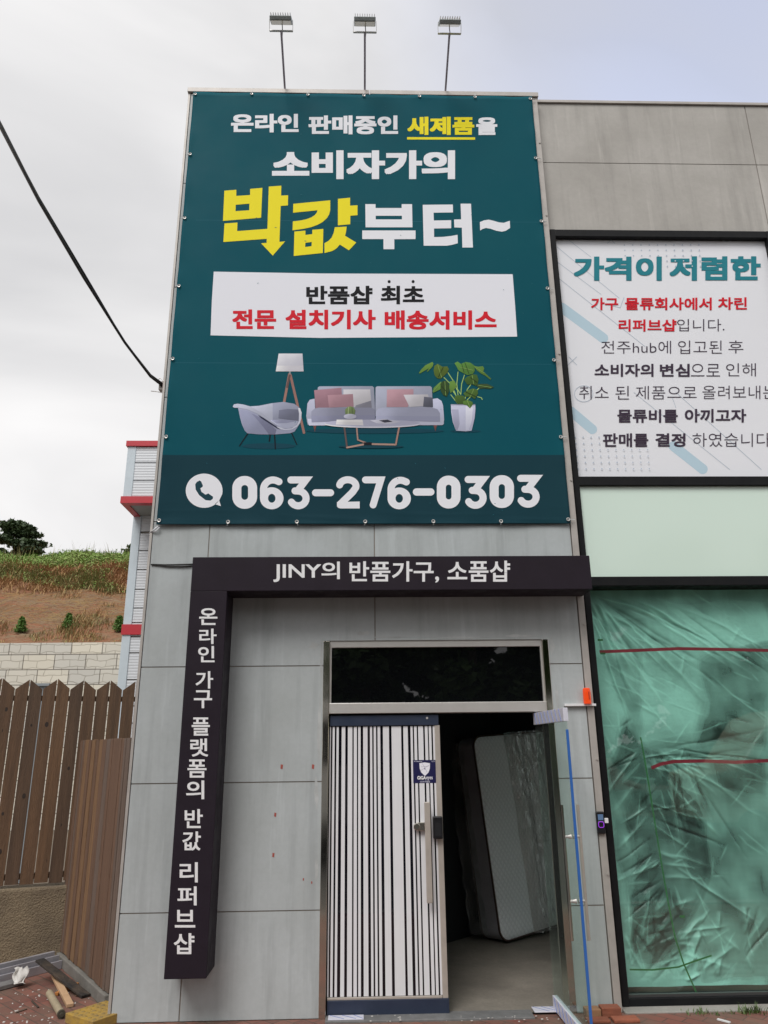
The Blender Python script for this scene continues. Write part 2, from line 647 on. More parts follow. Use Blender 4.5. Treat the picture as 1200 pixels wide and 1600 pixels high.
M_asph = mat('asphalt', (0.055, 0.055, 0.057), 0.85, var=0.6, vscale=1.2, c2=(0.04, 0.04, 0.04), fine=0.4, bump=0.2, bscale=90)
g = MB()
g.quad((-60, -15.0, -0.004), (60, -15.0, -0.004), (60, -3.55, -0.004), (-60, -3.55, -0.004))
tag(g.build('road', M_asph), kind='structure')
M_conc = mat('pale_concrete', (0.34, 0.325, 0.3), 0.8, var=0.7, vscale=3, c2=(0.25, 0.235, 0.21), fine=0.3, bump=0.15, bscale=40)
g = MB()
g.box(-60, 60, -3.55, -3.4, -0.012, 0.02)
tag(g.build('kerb', M_conc, bevel=0.01), kind='structure')

# ------------------------------------------------------------------ hillside behind the yard
YW = 14.0
zt = P(100, 1007, YW).z
prof = [(YW + 0.15, zt), (YW + 1.2, P(100, 985, YW + 1.2).z), (YW + 2.6, P(100, 955, YW + 2.6).z), (YW + 4.0, P(100, 928, YW + 4).z),
        (YW + 4.3, P(100, 920, YW + 4.3).z), (YW + 5.6, P(100, 893, YW + 5.6).z), (YW + 6.8, P(100, 878, YW + 6.8).z),
        (YW + 8.0, P(100, 873, YW + 8.0).z), (YW + 12, P(100, 878, YW + 12).z), (YW + 40, P(100, 878, YW + 12).z)]
def hill(y):
    for a, b in zip(prof, prof[1:]):
        if a[0] <= y <= b[0]:
            t = (y - a[0]) / (b[0] - a[0])
            return a[1] * (1 - t) + b[1] * t
    return prof[0][1] if y < prof[0][0] else prof[-1][1]
def hz(x, y):
    k = min(1, max(0, (y - YW - 0.15) / 1.2))
    return hill(y) + k * (0.22 * mn.noise((x * 0.5, y * 0.5, 3)) + 0.1 * mn.noise((x * 1.7, y * 1.7, 9)))
g = MB()
xs = [-34 + i * 0.25 for i in range(137)]
ys = [YW + 0.15 + i * 0.2 for i in range(45)] + [YW + 9.4, YW + 12, YW + 20, YW + 40]
vs = [(x, y, hz(x, y)) for y in ys for x in xs]
n = len(xs)
fs = [(j * n + i, j * n + i + 1, (j + 1) * n + i + 1, (j + 1) * n + i) for j in range(len(ys) - 1) for i in range(n - 1)]
g.add(vs, fs)
M_soil = mat('reddish_soil', (0.29, 0.115, 0.055), 0.95, var=1.0, vscale=2.0, c2=(0.27, 0.165, 0.095), fine=0.8, bump=1.0, bscale=3, stretch=(1, 1, 2.2))
tag(g.build('hillside', M_soil, smooth=True), kind='structure')

def blades(mb, x, y, z, n, h, spread, w=0.012, lean=0.35, mi=0):
    for _ in range(n):
        a = random.uniform(0, 2 * pi)
        r = spread * random.random()
        bx_, by_ = x + cos(a) * r, y + sin(a) * r
        hh = h * random.uniform(0.5, 1.15)
        a2 = random.uniform(0, 2 * pi)
        tx, ty = cos(a2) * lean * hh, sin(a2) * lean * hh
        px_, py_ = -sin(a2) * w, cos(a2) * w
        mb.add([(bx_ - px_, by_ - py_, z), (bx_ + px_, by_ + py_, z), (bx_ + tx * 0.4 + px_ * 0.7, by_ + ty * 0.4 + py_ * 0.7, z + hh * 0.6),
                (bx_ + tx * 0.4 - px_ * 0.7, by_ + ty * 0.4 - py_ * 0.7, z + hh * 0.6), (bx_ + tx, by_ + ty, z + hh)], [(0, 1, 2, 3), (3, 2, 4)], mi)
M_dry = mat('dry_brown_grass', (0.34, 0.175, 0.08), 0.9, var=0.9, vscale=1.0, c2=(0.42, 0.29, 0.13))
M_straw = mat('straw', (0.36, 0.27, 0.17), 0.9, var=0.6, vscale=1.5, c2=(0.25, 0.15, 0.09))
M_green2 = mat('fresh_weed_green', (0.15, 0.27, 0.045), 0.7, var=0.8, vscale=0.9, c2=(0.24, 0.31, 0.08))
M_olive = mat('olive_weed', (0.17, 0.185, 0.055), 0.8, var=0.8, vscale=1.1, c2=(0.27, 0.21, 0.09))
dry, fresh, olive, straw = MB(), MB(), MB(), MB()
def tuft(mb, x, y, z, r, n, s0):          # a low leafy clump
    for _ in range(n):
        p = Vector((x + random.gauss(0, r * .5), y + random.gauss(0, r * .5), z + abs(random.gauss(0, r * .45))))
        u = Vector((random.gauss(0, 1), random.gauss(0, 1), random.gauss(0, .7))).normalized()
        v = u.orthogonal().normalized()
        q = s0 * random.uniform(.5, 1.2)
        mb.add([p - u * q, p + v * q * .5, p + u * q, p - v * q * .5], [(0, 1, 2, 3)])
def lying(mb, x, y, n, l):                # stalks lying along the slope
    for _ in range(n):
        a = random.gauss(0, 0.5)
        q = l * random.uniform(.5, 1.3)
        x0, y0 = x + random.uniform(-.3, .3), y + random.uniform(-.15, .15)
        x1, y1 = x0 + cos(a) * q, y0 + sin(a) * q
        w_ = random.uniform(.006, .014)
        z0, z1_ = hz(x0, y0) + .02, hz(x1, y1) + .025
        mb.add([(x0, y0, z0), (x1, y1, z1_), (x1, y1, z1_ + w_), (x0, y0, z0 + w_)], [(0, 1, 2, 3)])
for _ in range(7500):
    x = random.uniform(-16, -3.8)
    y = random.uniform(YW + 0.3, YW + 9)
    z = hz(x, y)
    q = mn.noise((x * 0.6, y * 0.7, 1.3)) + 0.4 * mn.noise((x * 2.1, y * 2.1, 4.3))
    if y < YW + 1.7:
        if q > -0.02: blades(olive if random.random() < 0.5 else dry, x, y, z - 0.03, 7, 0.12 + 0.5 * max(0, q), 0.2, 0.01, 0.7)
        elif random.random() < 0.6: lying(straw, x, y, 3, 0.25)
    elif y < YW + 4.0:
        if random.random() < 0.9: lying(straw if random.random() < .5 else dry, x, y, 4, 0.3)
        if q > 0.22: blades(dry if random.random() < .7 else olive, x, y, z - 0.03, 5, 0.22, 0.2, 0.01, 0.7)
    elif y < YW + 6.0:
        if q > -0.35 or random.random() < .3: blades(dry if q < 0.18 or random.random() < 0.2 else olive, x, y, z - 0.04, 9, 0.2 + 0.22 * abs(q) + random.choice((0, 0, 0.12)), 0.3, 0.013, 0.9)
        if q > 0.1 and random.random() < 0.7: tuft(fresh if random.random() < .6 else olive, x, y, z, 0.16, 14, 0.05)
    else:
        tuft(fresh if random.random() < 0.8 else olive, x, y, z, 0.2, 14, 0.055)
        if random.random() < .3: blades(fresh, x, y, z, 5, 0.3, 0.2, 0.012, 0.6)
        if random.random() < .03: blades(olive, x, y, z, 3, 0.7, 0.1, 0.008, 0.3)
tag(dry.build('dry_grass', M_dry), 'rust brown dry grass covering the hillside', 'grass', kind='stuff')
tag(olive.build('olive_weeds', M_olive), 'olive weeds among the dry grass on the hillside', 'weeds', kind='stuff')
tag(fresh.build('green_weeds', M_green2), 'fresh green weeds along the crest of the hillside', 'weeds', kind='stuff')
tag(straw.build('straw_litter', M_straw), 'pale straw litter lying on the bare red soil', 'straw', kind='stuff')

# retaining wall of large split blocks
def block_mat():
    m = bpy.data.materials.new('split_block')
    m.use_nodes = True
    nt = m.node_tree
    N, L = nt.nodes, nt.links
    b = N['Principled BSDF']
    b.inputs['Roughness'].default_value = 0.85
    tc = N.new('ShaderNodeTexCoord')
    mp = N.new('ShaderNodeMapping')
    mp.inputs['Rotation'].default_value = (rad(90), 0, 0)
    L.new(tc.outputs['Object'], mp.inputs['Vector'])
    br = N.new('ShaderNodeTexBrick')
    br.inputs['Color1'].default_value = (0.72, 0.67, 0.56, 1)
    br.inputs['Color2'].default_value = (0.58, 0.56, 0.51, 1)
    br.inputs['Mortar'].default_value = (0.2, 0.18, 0.15, 1)
    br.inputs['Scale'].default_value = 1
    br.inputs['Mortar Size'].default_value = 0.012
    br.inputs['Brick Width'].default_value = 0.8
    br.inputs['Row Height'].default_value = 0.385
    L.new(mp.outputs['Vector'], br.inputs['Vector'])
    ns = N.new('ShaderNodeTexNoise')
    ns.inputs['Scale'].default_value = 2.3
    L.new(mp.outputs['Vector'], ns.inputs['Vector'])
    ad = N.new('ShaderNodeMix')
    ad.data_type = 'VECTOR'
    ad.inputs['Factor'].default_value = 0.16
    L.new(mp.outputs['Vector'], ad.inputs[4])
    L.new(ns.outputs['Color'], ad.inputs[5])
    b2 = N.new('ShaderNodeTexBrick')
    b2.inputs['Color1'].default_value = (1, 1, 1, 1)
    b2.inputs['Color2'].default_value = (0.92, 0.92, 0.92, 1)
    b2.inputs['Mortar'].default_value = (0.62, 0.6, 0.57, 1)
    b2.inputs['Scale'].default_value = 1
    b2.inputs['Mortar Size'].default_value = 0.008
    b2.inputs['Brick Width'].default_value = 0.37
    b2.inputs['Row Height'].default_value = 0.16
    L.new(ad.outputs[1], b2.inputs['Vector'])
    x = N.new('ShaderNodeMix')
    x.data_type = 'RGBA'
    x.blend_type = 'MULTIPLY'
    x.inputs['Factor'].default_value = 1
    L.new(br.outputs['Color'], x.inputs[6])
    L.new(b2.outputs['Color'], x.inputs[7])
    L.new(x.outputs[2], b.inputs['Base Color'])
    bp = N.new('ShaderNodeBump')
    bp.inputs['Strength'].default_value = 0.5
    bp.inputs['Distance'].default_value = 0.03
    L.new(x.outputs[2], bp.inputs['Height'])
    L.new(bp.outputs['Normal'], b.inputs['Normal'])
    return m
g = MB()
g.box(-34, -1, YW - 0.35, YW + 0.2, -0.3, zt)
tag(g.build('retaining_wall', block_mat()), 'cream retaining wall of large split stone blocks below the hillside', 'retaining wall')

# ------------------------------------------------------------------ foliage
def crown(mb, lobes, n, s0, s1, flat=0.6, seed=0):
    rnd = random.Random(seed)
    for _ in range(n):
        c, r = rnd.choice(lobes)
        while True:
            d = Vector((rnd.uniform(-1, 1), rnd.uniform(-1, 1), rnd.uniform(-1, 1)))
            if 0.35 < d.length < 1: break
        d = d * (0.75 + 0.35 * rnd.random())
        p = Vector((c[0] + d.x * r[0], c[1] + d.y * r[1], c[2] + d.z * r[2]))
        s = rnd.uniform(s0, s1)
        u = Vector((rnd.gauss(0, 1), rnd.gauss(0, 1), rnd.gauss(0, 0.6))).normalized()
        v = u.orthogonal().normalized()
        v = (v * cos(rnd.random() * 6) + u.cross(v) * sin(rnd.random() * 6))
        mb.add([p - u * s, p + v * s * flat, p + u * s, p - v * s * flat], [(0, 1, 2, 3)])
def leafm(name, c, c2, k=0.9):
    return mat(name, c, 0.6, var=k, vscale=1.2, c2=c2, fine=0.3)
M_pine = leafm('pine_needles', (0.06, 0.10, 0.035), (0.03, 0.055, 0.022))
M_bark = mat('brown_bark', (0.12, 0.085, 0.06), 0.9, var=0.8, vscale=6, c2=(0.06, 0.045, 0.035), bump=0.5, bscale=20, stretch=(3, 3, 0.6))
M_leaf = leafm('dark_broad_leaves', (0.04, 0.08, 0.02), (0.02, 0.045, 0.012))
M_road = leafm('roadside_leaves', (0.075, 0.135, 0.03), (0.035, 0.07, 0.016))
M_conif = leafm('young_conifer', (0.11, 0.22, 0.03), (0.06, 0.13, 0.02))

YT = YW + 11.0
def tree(label, x, y, z0, h, rx, m, seed, name='pine_tree', n=2600, cat='tree', group=None, lean=0.0, low=0.35, leaf=(0.05, 0.12)):
    rnd = random.Random(seed)
    t = thing(name, (x, y, z0), label, cat, group)
    mb = MB()
    pts = [(x + lean * k * k, y, z0 - 0.2 + (h * 0.9 + 0.2) * k) for k in (0, 0.25, 0.5, 0.75, 1)]
    mb.tube(pts, [h * 0.035, h * 0.03, h * 0.024, h * 0.016, h * 0.006], 8)
    lobes = []
    for i in range(16):
        k = low + (1 - low) * (i + rnd.random()) / 16
        a = rnd.uniform(0, 2 * pi)
        wdt = rx * (0.25 + 0.75 * (1 - ((k - low) / (1 - low)) ** 1.6))
        rr = wdt * rnd.uniform(0.35, 0.95)
        c = (x + lean * k * k + cos(a) * rr, y + sin(a) * rr, z0 + h * k * 0.95)
        lobes.append((c, (rx * rnd.uniform(0.22, 0.42), rx * rnd.uniform(0.22, 0.42), h * rnd.uniform(0.05, 0.1))))
        s = (x + lean * k * k * 0.8, y, z0 + h * k * 0.85)
        mb.tube([s, ((s[0] + c[0]) / 2, (s[1] + c[1]) / 2, (s[2] + c[2]) / 2 + 0.04 * h), c], [h * 0.012, h * 0.008, h * 0.003], 5)
    mb.build('trunk', M_bark, t, smooth=True)
    cb = MB()
    crown(cb, lobes, n, leaf[0], leaf[1], 0.55, seed)
    cb.build('crown', m, t)
    return t
pa = P(20, 880, YT)
zt_ = P(40, 815, YT)
tree('broad dark pine standing on the crest of the hillside', pa.x, YT, hz(pa.x, YT) - 0.4, zt_.z - hz(pa.x, YT) + 0.5, 1.6, M_pine, 5, n=9000, low=0.15, leaf=(0.05, 0.12))
pb = P(-75, 880, YT + 1)
tree('dark pine at the left edge of the picture beside the broad pine', pb.x, YT + 1, hz(pb.x, YT + 1) - 0.4, 2.3, 1.3, M_pine, 8, n=4200, low=0.3, leaf=(0.05, 0.11))
pc = P(212, 880, YT)
tree('small sparse tree on the crest half hidden by the white building', pc.x, YT, hz(pc.x, YT) - 0.2, P(205, 848, YT).z - hz(pc.x, YT) + 0.2, 0.85, M_leaf, 11, name='small_tree', n=900, low=0.3, leaf=(0.05, 0.12))
for px_, lab in ((32, 'leftmost of three young conifers planted on the bare soil above the block wall'),
                 (105, 'middle one of three young conifers planted above the block wall'),
                 (185, 'young conifer beside the white building, rightmost of the three above the block wall')):
    b0 = P(px_, 988, YW + 1.1)
    zz = hz(b0.x, YW + 1.1)
    t = thing('young_conifer', (b0.x, YW + 1.1, zz), lab, 'shrub', 'young conifers above the retaining wall')
    mb = MB()
    mb.tube([(b0.x, YW + 1.1, zz - 0.1), (b0.x, YW + 1.1, zz + 0.3)], [0.02, 0.01], 6).build('stem', M_bark, t)
    cb = MB()
    crown(cb, [((b0.x, YW + 1.1, zz + 0.1 + 0.055 * i), (0.17 * (1 - i / 7.5) ** .7 + 0.02, 0.17 * (1 - i / 7.5) ** .7 + 0.02, 0.07)) for i in range(7)], 1300, 0.02, 0.045, 0.4, px_)
    cb.build('crown', M_conif, t)

# ------------------------------------------------------------------ white sandwich-panel building with red bands
def ribbed():
    m = mat('white_sandwich_panel', (0.62, 0.64, 0.67), 0.4, var=0.3, vscale=0.8, c2=(0.54, 0.56, 0.59))
    nt = m.node_tree
    N, L = nt.nodes, nt.links
    tc = N.new('ShaderNodeTexCoord')
    wv = N.new('ShaderNodeTexWave')
    wv.bands_direction = 'Z'
    wv.inputs['Scale'].default_value = 5.5
    L.new(tc.outputs['Object'], wv.inputs['Vector'])
    bp = N.new('ShaderNodeBump')
    bp.inputs['Strength'].default_value = 0.35
    bp.inputs['Distance'].default_value = 0.01
    L.new(wv.outputs['Fac'], bp.inputs['Height'])
    L.new(bp.outputs['Normal'], N['Principled BSDF'].inputs['Normal'])
    return m
M_panel = ribbed()
M_red = mat('red_metal_trim', (0.5, 0.03, 0.045), 0.4, var=0.3, vscale=3, c2=(0.4, 0.025, 0.035))
M_blue = mat('pale_blue_flashing', (0.56, 0.63, 0.68), 0.4, var=0.2, vscale=3)
M_soff = mat('grey_soffit', (0.3, 0.31, 0.3), 0.6, var=0.4, vscale=2)
YB = 9.0
YU = 8.1
bl = P(209, 805, YB).x
zu0 = P(195, 787, YU).z
zu1 = P(199, 690, YU).z
ul = P(196, 740, YU).x
wb = thing('panel_building', (bl, YB, 0), 'white ribbed panel building with red bands behind the wooden fence', 'building')
g = MB()
zj = [P(200, y, YB).z for y in (1103, 1062, 1020, 995)] + [P(200, y, YB).z for y in (973, 950, 921, 890, 860, 831)] + [zu0 - 0.35, zu0 + 0.1]
edges = [-0.1] + [P(200, y, YB).z for y in (1160, 1130)] + zj
edges = sorted(edges)
for a, b in zip(edges, edges[1:]):
    if b - a > 0.05: g.box(bl + 0.17, 3.0, YB, YB + 0.05, a + 0.012, b - 0.012)
g.build('wall', M_panel, wb)
g = MB()
g.box(bl + 0.02, 3.0, YB + 0.04, YB + 6, -0.1, zu1 - 0.3)
g.build('wall_core', M_joint, wb)
g = MB()
g.box(bl, bl + 0.17, YB - 0.02, YB + 0.06, -0.1, zu0 + 0.02)
g.box(bl, bl + 0.02, YB + 0.06, YB + 6, -0.1, zu0 + 0.02)
g.build('corner_flashing', M_blue, wb, bevel=0.008)
g = MB()
g.box(bl - 0.015, 3.0, YB - 0.045, YB - 0.004, P(200, 992, YB).z, P(200, 976, YB).z)
g.build('red_band', M_red, wb)
up = zu1 - zu0
g = MB()
hb = up * 0.105
zz = [zu0 + hb, zu0 + hb + (up - 2 * hb) * 0.33, zu0 + hb + (up - 2 * hb) * 0.7, zu1 - hb * 0.8]
for a, b in zip(zz, zz[1:]):
    g.box(ul + 0.17, 3.0, YU, YU + 0.05, a + 0.01, b - 0.01)
g.build('parapet_panel', M_panel, wb)
g = MB()
g.box(ul + 0.03, 3.0, YU + 0.05, YB + 6, zu0 + 0.06, zu1 - 0.02)
g.build('parapet_core', M_joint, wb)
g = MB()
g.box(ul, ul + 0.17, YU - 0.015, YU + 0.06, zu0 + hb, zu1 - hb * 0.8)
g.box(ul, ul + 0.02, YU + 0.06, YB + 6, zu0 + hb, zu1 - hb * 0.8)
g.build('corner_flashing', M_blue, wb, bevel=0.008)
for a, b in ((zu0, zu0 + hb), (zu1 - hb * 0.8, zu1)):
    g = MB()
    g.box(ul - 0.03, 3.0, YU - 0.05, YU + 0.12, a, b)
    g.box(ul - 0.03, ul + 0.1, YU + 0.12, YB + 6, a, b)
    g.build('red_band', M_red, wb)
g = MB()
g.box(ul + 0.1, 3.0, YU + 0.12, YB - 0.03, zu0 + 0.02, zu0 + 0.05)
g.build('soffit', M_soff, wb)

#FACADE
# ------------------------------------------------------------------ the shop building
XL, XR = -1.78, 1.85
ZT = 8.40
YR = 0.10
shop = thing('shop_building', (0, 0, 0), 'grey cement-panelled shop building with a tall front pillar and dark framed windows', 'building')
DX0, DX1, DZ = -0.32, 1.52, 2.66
gap = 0.0045
g = MB()
def panel(x0, x1, z0, z1, y0=0.0, y1=0.005, l=1, r=1, b=1, t=1):
    g.box(x0 + gap * l, x1 - gap * r, y0, y1, z0 + gap * b, z1 - gap * t)
rows = [0.0, 0.69, 1.58, 2.46]
for a, b in zip(rows, rows[1:]):
    panel(XL, -1.3, a, b)
    panel(-1.3, DX0, a, b, r=0)
    panel(DX1, 1.79, a, b, l=0)
panel(XL, -1.3, 2.46, 3.68)
panel(-1.3, DX0, 2.46, 3.68, r=0)
panel(DX0, 0.1, DZ, 3.68, l=0, b=0)
panel(0.1, DX1, DZ, 3.68, r=0, b=0)
panel(DX1, 1.79, 2.46, 3.68, l=0)
hr = [3.68, 4.85, 6.0, 7.2, ZT - 0.06]
for a, b in zip(hr, hr[1:]):
    panel(XL, -1.3, a, b)
    panel(-1.3, 0.1, a, b)
    panel(0.1, 1.79, a, b)
g.build('pillar_cladding', M_clad, shop)
g = MB()
g.box(XL + 0.01, DX0, 0.006, 0.4, 0, ZT - 0.08)
g.box(DX1, 1.79, 0.006, 0.4, 0, ZT - 0.08)
g.box(DX0, DX1, 0.006, 0.4, DZ, ZT - 0.08)
g.box(XL + 0.01, XL + 0.2, 0.4, 7.5, 0, ZT - 0.08)
g.build('wall_core', M_joint, shop)
g = MB()
for k in range(6):
    for j in range(7):
        g.box(XL - 0.02, XL + 0.005, 0.06 + k * 1.24, 0.06 + k * 1.24 + 1.228, j * 1.19 + 0.004, (j + 1) * 1.19 - 0.008)
g.build('side_cladding', M_clad, shop)
g = MB()
g.box(1.795, XR, -0.006, 0.12, 0.0, ZT - 0.06)
g.build('corner_trim', M_trim, shop, bevel=0.003)
g = MB()
g.box(XL - 0.022, XL - 0.0, -0.006, 0.055, 0.0, ZT - 0.06)
g.build('corner_trim', M_trim, shop, bevel=0.003)
g = MB()
g.box(XL - 0.03, 0.08, -0.025, 0.45, ZT - 0.055, ZT)
g.build('coping', M_trim, shop, bevel=0.004)
g = MB()
g.box(0.088, XR + 0.012, -0.025, 0.45, ZT - 0.055, ZT)
g.build('coping', M_trim, shop, bevel=0.004)
for z in (7.75, 6.85, 5.3, 4.05, 2.78, 1.72, 0.9):
    g = MB()
    g.tube([(1.835, -0.006, z), (1.835, -0.014, z)], 0.009, 8)
    g.build('trim_screw', M_trim, shop)

# right-hand wall, set back
def right_wall():
    global g
    g = MB()
    for x0, x1 in ((1.86, 4.13), (4.13, 6.5), (6.5, 9.2)):
        panel(x0, x1, 7.6, ZT - 0.02, YR, YR + 0.007)
        panel(x0, x1, 6.76, 7.6, YR, YR + 0.007)
    g.build('upper_cladding', M_clad2, shop)
    g = MB()
    g.box(1.86, 9.2, YR + 0.008, YR + 0.3, 6.76, ZT - 0.06)
    g.box(1.86, 9.2, YR + 0.3, 7.5, ZT - 0.3, ZT - 0.06)
    g.build('roof_edge', M_joint, shop)
right_wall()
g = MB()
g.box(XR + 0.015, 9.2, YR - 0.02, YR + 0.34, ZT - 0.018, ZT + 0.012)
g.build('parapet_cap', M_trim, shop)
# interior
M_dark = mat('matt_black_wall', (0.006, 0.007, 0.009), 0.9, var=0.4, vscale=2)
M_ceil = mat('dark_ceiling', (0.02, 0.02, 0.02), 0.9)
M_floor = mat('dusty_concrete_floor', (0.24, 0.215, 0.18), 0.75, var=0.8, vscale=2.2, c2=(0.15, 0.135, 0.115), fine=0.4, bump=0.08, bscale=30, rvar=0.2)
g = MB()
g.quad((XL + 0.2, 0.02, 0.006), (9.2, 0.02, 0.006), (9.2, 6.5, 0.006), (XL + 0.2, 6.5, 0.006))
g.build('floor', M_floor, shop)
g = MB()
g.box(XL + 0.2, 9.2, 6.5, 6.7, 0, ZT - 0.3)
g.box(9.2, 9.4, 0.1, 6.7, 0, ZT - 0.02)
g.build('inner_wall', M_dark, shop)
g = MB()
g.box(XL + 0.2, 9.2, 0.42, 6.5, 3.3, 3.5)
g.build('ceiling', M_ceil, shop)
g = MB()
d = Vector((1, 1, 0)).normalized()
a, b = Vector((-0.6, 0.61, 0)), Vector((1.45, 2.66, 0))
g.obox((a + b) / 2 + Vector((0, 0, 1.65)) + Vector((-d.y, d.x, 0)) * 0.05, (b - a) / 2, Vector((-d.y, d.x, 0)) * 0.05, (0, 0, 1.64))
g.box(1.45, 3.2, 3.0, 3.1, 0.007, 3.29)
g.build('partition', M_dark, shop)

# door surround
g = MB()
g.box(DX0, DX0 + 0.05, -0.012, 0.16, 0.0, DZ - 0.005)
g.build('door_jamb', M_steel, shop, bevel=0.003)
g = MB()
g.box(DX1 - 0.05, DX1, -0.012, 0.16, 0.0, DZ - 0.005)
g.build('door_jamb', M_steel, shop, bevel=0.003)
g = MB()
g.box(DX0 + 0.05, DX1 - 0.05, 0.012, 0.14, 2.605, DZ)
g.box(DX0 + 0.05, DX1 - 0.05, -0.005, 0.14, 2.085, 2.165)
g.box(DX0 + 0.05, DX0 + 0.066, 0.014, 0.12, 2.165, 2.605)
g.box(DX1 - 0.066, DX1 - 0.05, 0.014, 0.12, 2.165, 2.605)
g.build('transom_frame', M_satin, shop, bevel=0.003)
M_tint = mat('dark_tinted_glass', (0.003, 0.0035, 0.004), 0.015, spec=0.7)
g = MB()
g.box(DX0 + 0.066, DX1 - 0.066, 0.035, 0.045, 2.165, 2.605)
g.build('transom_pane', M_tint, shop)
# mastic smears round the door surround
M_mastic = mat('pale_mastic', (0.47, 0.49, 0.485), 0.6, var=0.6, vscale=8)
for x, z, a, b in ((-0.345, 1.95, 0.016, 0.28), (-0.36, 1.5, 0.02, 0.12), (-0.338, 2.5, 0.012, 0.15), (-0.4, 2.62, 0.05, 0.03), (-0.35, 0.95, 0.012, 0.13), (0.2, 2.685, 0.2, 0.009),
                   (0.0, 2.72, 0.05, 0.02), (0.75, 2.68, 0.3, 0.007), (1.3, 2.69, 0.15, 0.012), (1.55, 2.6, 0.022, 0.09), (1.56, 2.2, 0.012, 0.12)):
    g = MB()
    pts = [(x + cos(t * pi / 9) * a * random.uniform(0.5, 1.2), z + sin(t * pi / 9) * b * random.uniform(0.5, 1.2)) for t in range(18)]
    g.flat([pts], lambda u, v: (u, -0.0008, v))
    g.build('mastic_smear', M_mastic, shop)
# paint flecks on the pillar
for (x, y, s) in ((440, 1198, 4), (489, 1198, 4), (430, 1273, 3.5), (427, 1336, 3.5), (474, 1374, 2), (487, 1379, 2)):
    c = P(x, y)
    s *= 0.0045
    g = MB()
    g.flat([[(c.x - s * 0.5, c.z - s * .7), (c.x + s * .4, c.z - s), (c.x + s * .6, c.z + s * .8), (c.x - s * .4, c.z + s)]], lambda u, v: (u, -0.0015, v))
    g.build('paint_fleck', mat('red_paint_fleck', (0.35, 0.08, 0.06), 0.7), shop)

# shop front: black frame with mullions
g = MB()
FX0, FX1 = 1.88, 4.16
def frame(x0, x1):
    zf = [(6.67, 6.75), (4.03, 4.115), (3.12, 3.2), (0.012, 0.062)]
    g.box(x0, x0 + 0.05, YR - 0.03, YR + 0.12, 0.012, 6.75)
    g.box(x1 - 0.085, x1, YR - 0.03, YR + 0.12, 0.012, 6.75)
    for a, b in zf:
        g.box(x0 + 0.05, x1 - 0.085, YR - 0.026, YR + 0.118, a, b)
frame(FX0, FX1)
frame(4.22, 6.6)
frame(6.66, 9.15)
g.build('window_frame', M_black, shop, bevel=0.004)
g = MB()
for x0, x1 in ((FX0, FX1), (4.22, 6.6), (6.66, 9.15)):
    g.box(x0 + 0.05, x1 - 0.085, YR + 0.0, YR + 0.03, 0.062, 0.08)
    g.box(x0 + 0.05, x0 + 0.06, YR + 0.0, YR + 0.03, 0.08, 3.12)
g.build('glazing_bead', mat('grey_bead', (0.05, 0.05, 0.05), 0.4), shop)
M_span = mat('pale_green_spandrel_glass', (0.66, 0.80, 0.71), 0.12, var=0.25, vscale=0.7, c2=(0.6, 0.73, 0.65), spec=0.5)
g = MB()
for x0, x1 in ((FX0, FX1), (4.22, 6.6), (6.66, 9.15)):
    g.box(x0 + 0.05, x1 - 0.085, YR + 0.005, YR + 0.03, 3.2, 4.03)
g.build('spandrel_panel', M_span, shop)
M_shopglass = glass('green_float_glass', (0.93, 0.985, 0.965), rough=0.0, boost=1.1)
g = MB()
g.box(FX0 + 0.05, FX1 - 0.085, YR + 0.032, YR + 0.042, 0.062, 3.12)
for x0, x1 in ((4.22, 6.6), (6.66, 9.15)):
    g.box(x0 + 0.05, x1 - 0.085, YR + 0.032, YR + 0.042, 0.062, 3.12)
g.build('shop_window_pane', M_shopglass, shop)
g = MB()
for x0, x1 in ((4.22, 6.6), (6.66, 9.15)):
    g.box(x0 + 0.05, x1 - 0.085, YR + 0.03, YR + 0.05, 4.115, 6.67)
g.build('upper_window_pane', M_tint, shop)
g = MB()
g.box(1.86, 9.2, YR - 0.14, YR + 0.12, -0.01, 0.011)
g.build('window_sill', M_conc, shop, bevel=0.006)
# granite threshold
M_gran = mat('speckled_granite', (0.2, 0.2, 0.2), 0.6, var=0.6, vscale=14, c2=(0.1, 0.1, 0.1), fine=0.6)
g = MB()
g.box(DX0 + 0.05, 1.2, -0.1, 0.06, -0.01, 0.014)
g.build('threshold', M_gran, shop, bevel=0.004)

#DOORS
# ------------------------------------------------------------------ striped glass door
YD = 0.03
dr = thing('striped_door', (-0.27, YD, 0.02), 'closed glass door covered with white barcode stripes between navy rails', 'door')
LX0, LX1 = -0.262, 0.60
g = MB()
g.box(LX0, LX1, YD + 0.002, YD + 0.012, 0.12, 1.99)
M_dglass = mat('dark_door_glass', (0.006, 0.005, 0.009), 0.02, spec=0.5)
g.build('pane', M_dglass, dr)
g = MB()
st = [(172, 187), (199, 216), (230, 247), (270, 298), (318, 353), (364, 388), (398, 417), (437, 471), (490, 507), (519, 537), (549, 570), (591, 638), (658, 733), (750, 785), (806, 823), (834, 855), (866, 905), (918, 940), (949, 968), (980, 1003)]
for a, b in st:
    xa = P(480 + a / 5, 1136, YD).x
    xb = P(480 + b / 5, 1136, YD).x
    g.box(max(xa, LX0), xb, YD - 0.0005, YD + 0.0015, 0.125, 1.985)
g.build('stripe', mat('white_vinyl', (0.74, 0.74, 0.76), 0.4, var=0.1, vscale=3), dr)
g = MB()
g.box(LX0, LX1, YD - 0.012, YD + 0.026, 1.99, 2.07)
g.build('top_rail', M_navy, dr, bevel=0.003)
g = MB()
g.box(LX0, LX1 + 0.012, YD - 0.015, YD + 0.03, 0.012, 0.105)
g.build('bottom_rail', M_navy, dr, bevel=0.003)
g = MB()
g.box(LX0, LX1 - 0.035, YD - 0.008, YD + 0.02, 0.105, 0.122)
g.box(LX1 - 0.033, LX1 + 0.008, YD - 0.008, YD + 0.024, 0.105, 1.99)
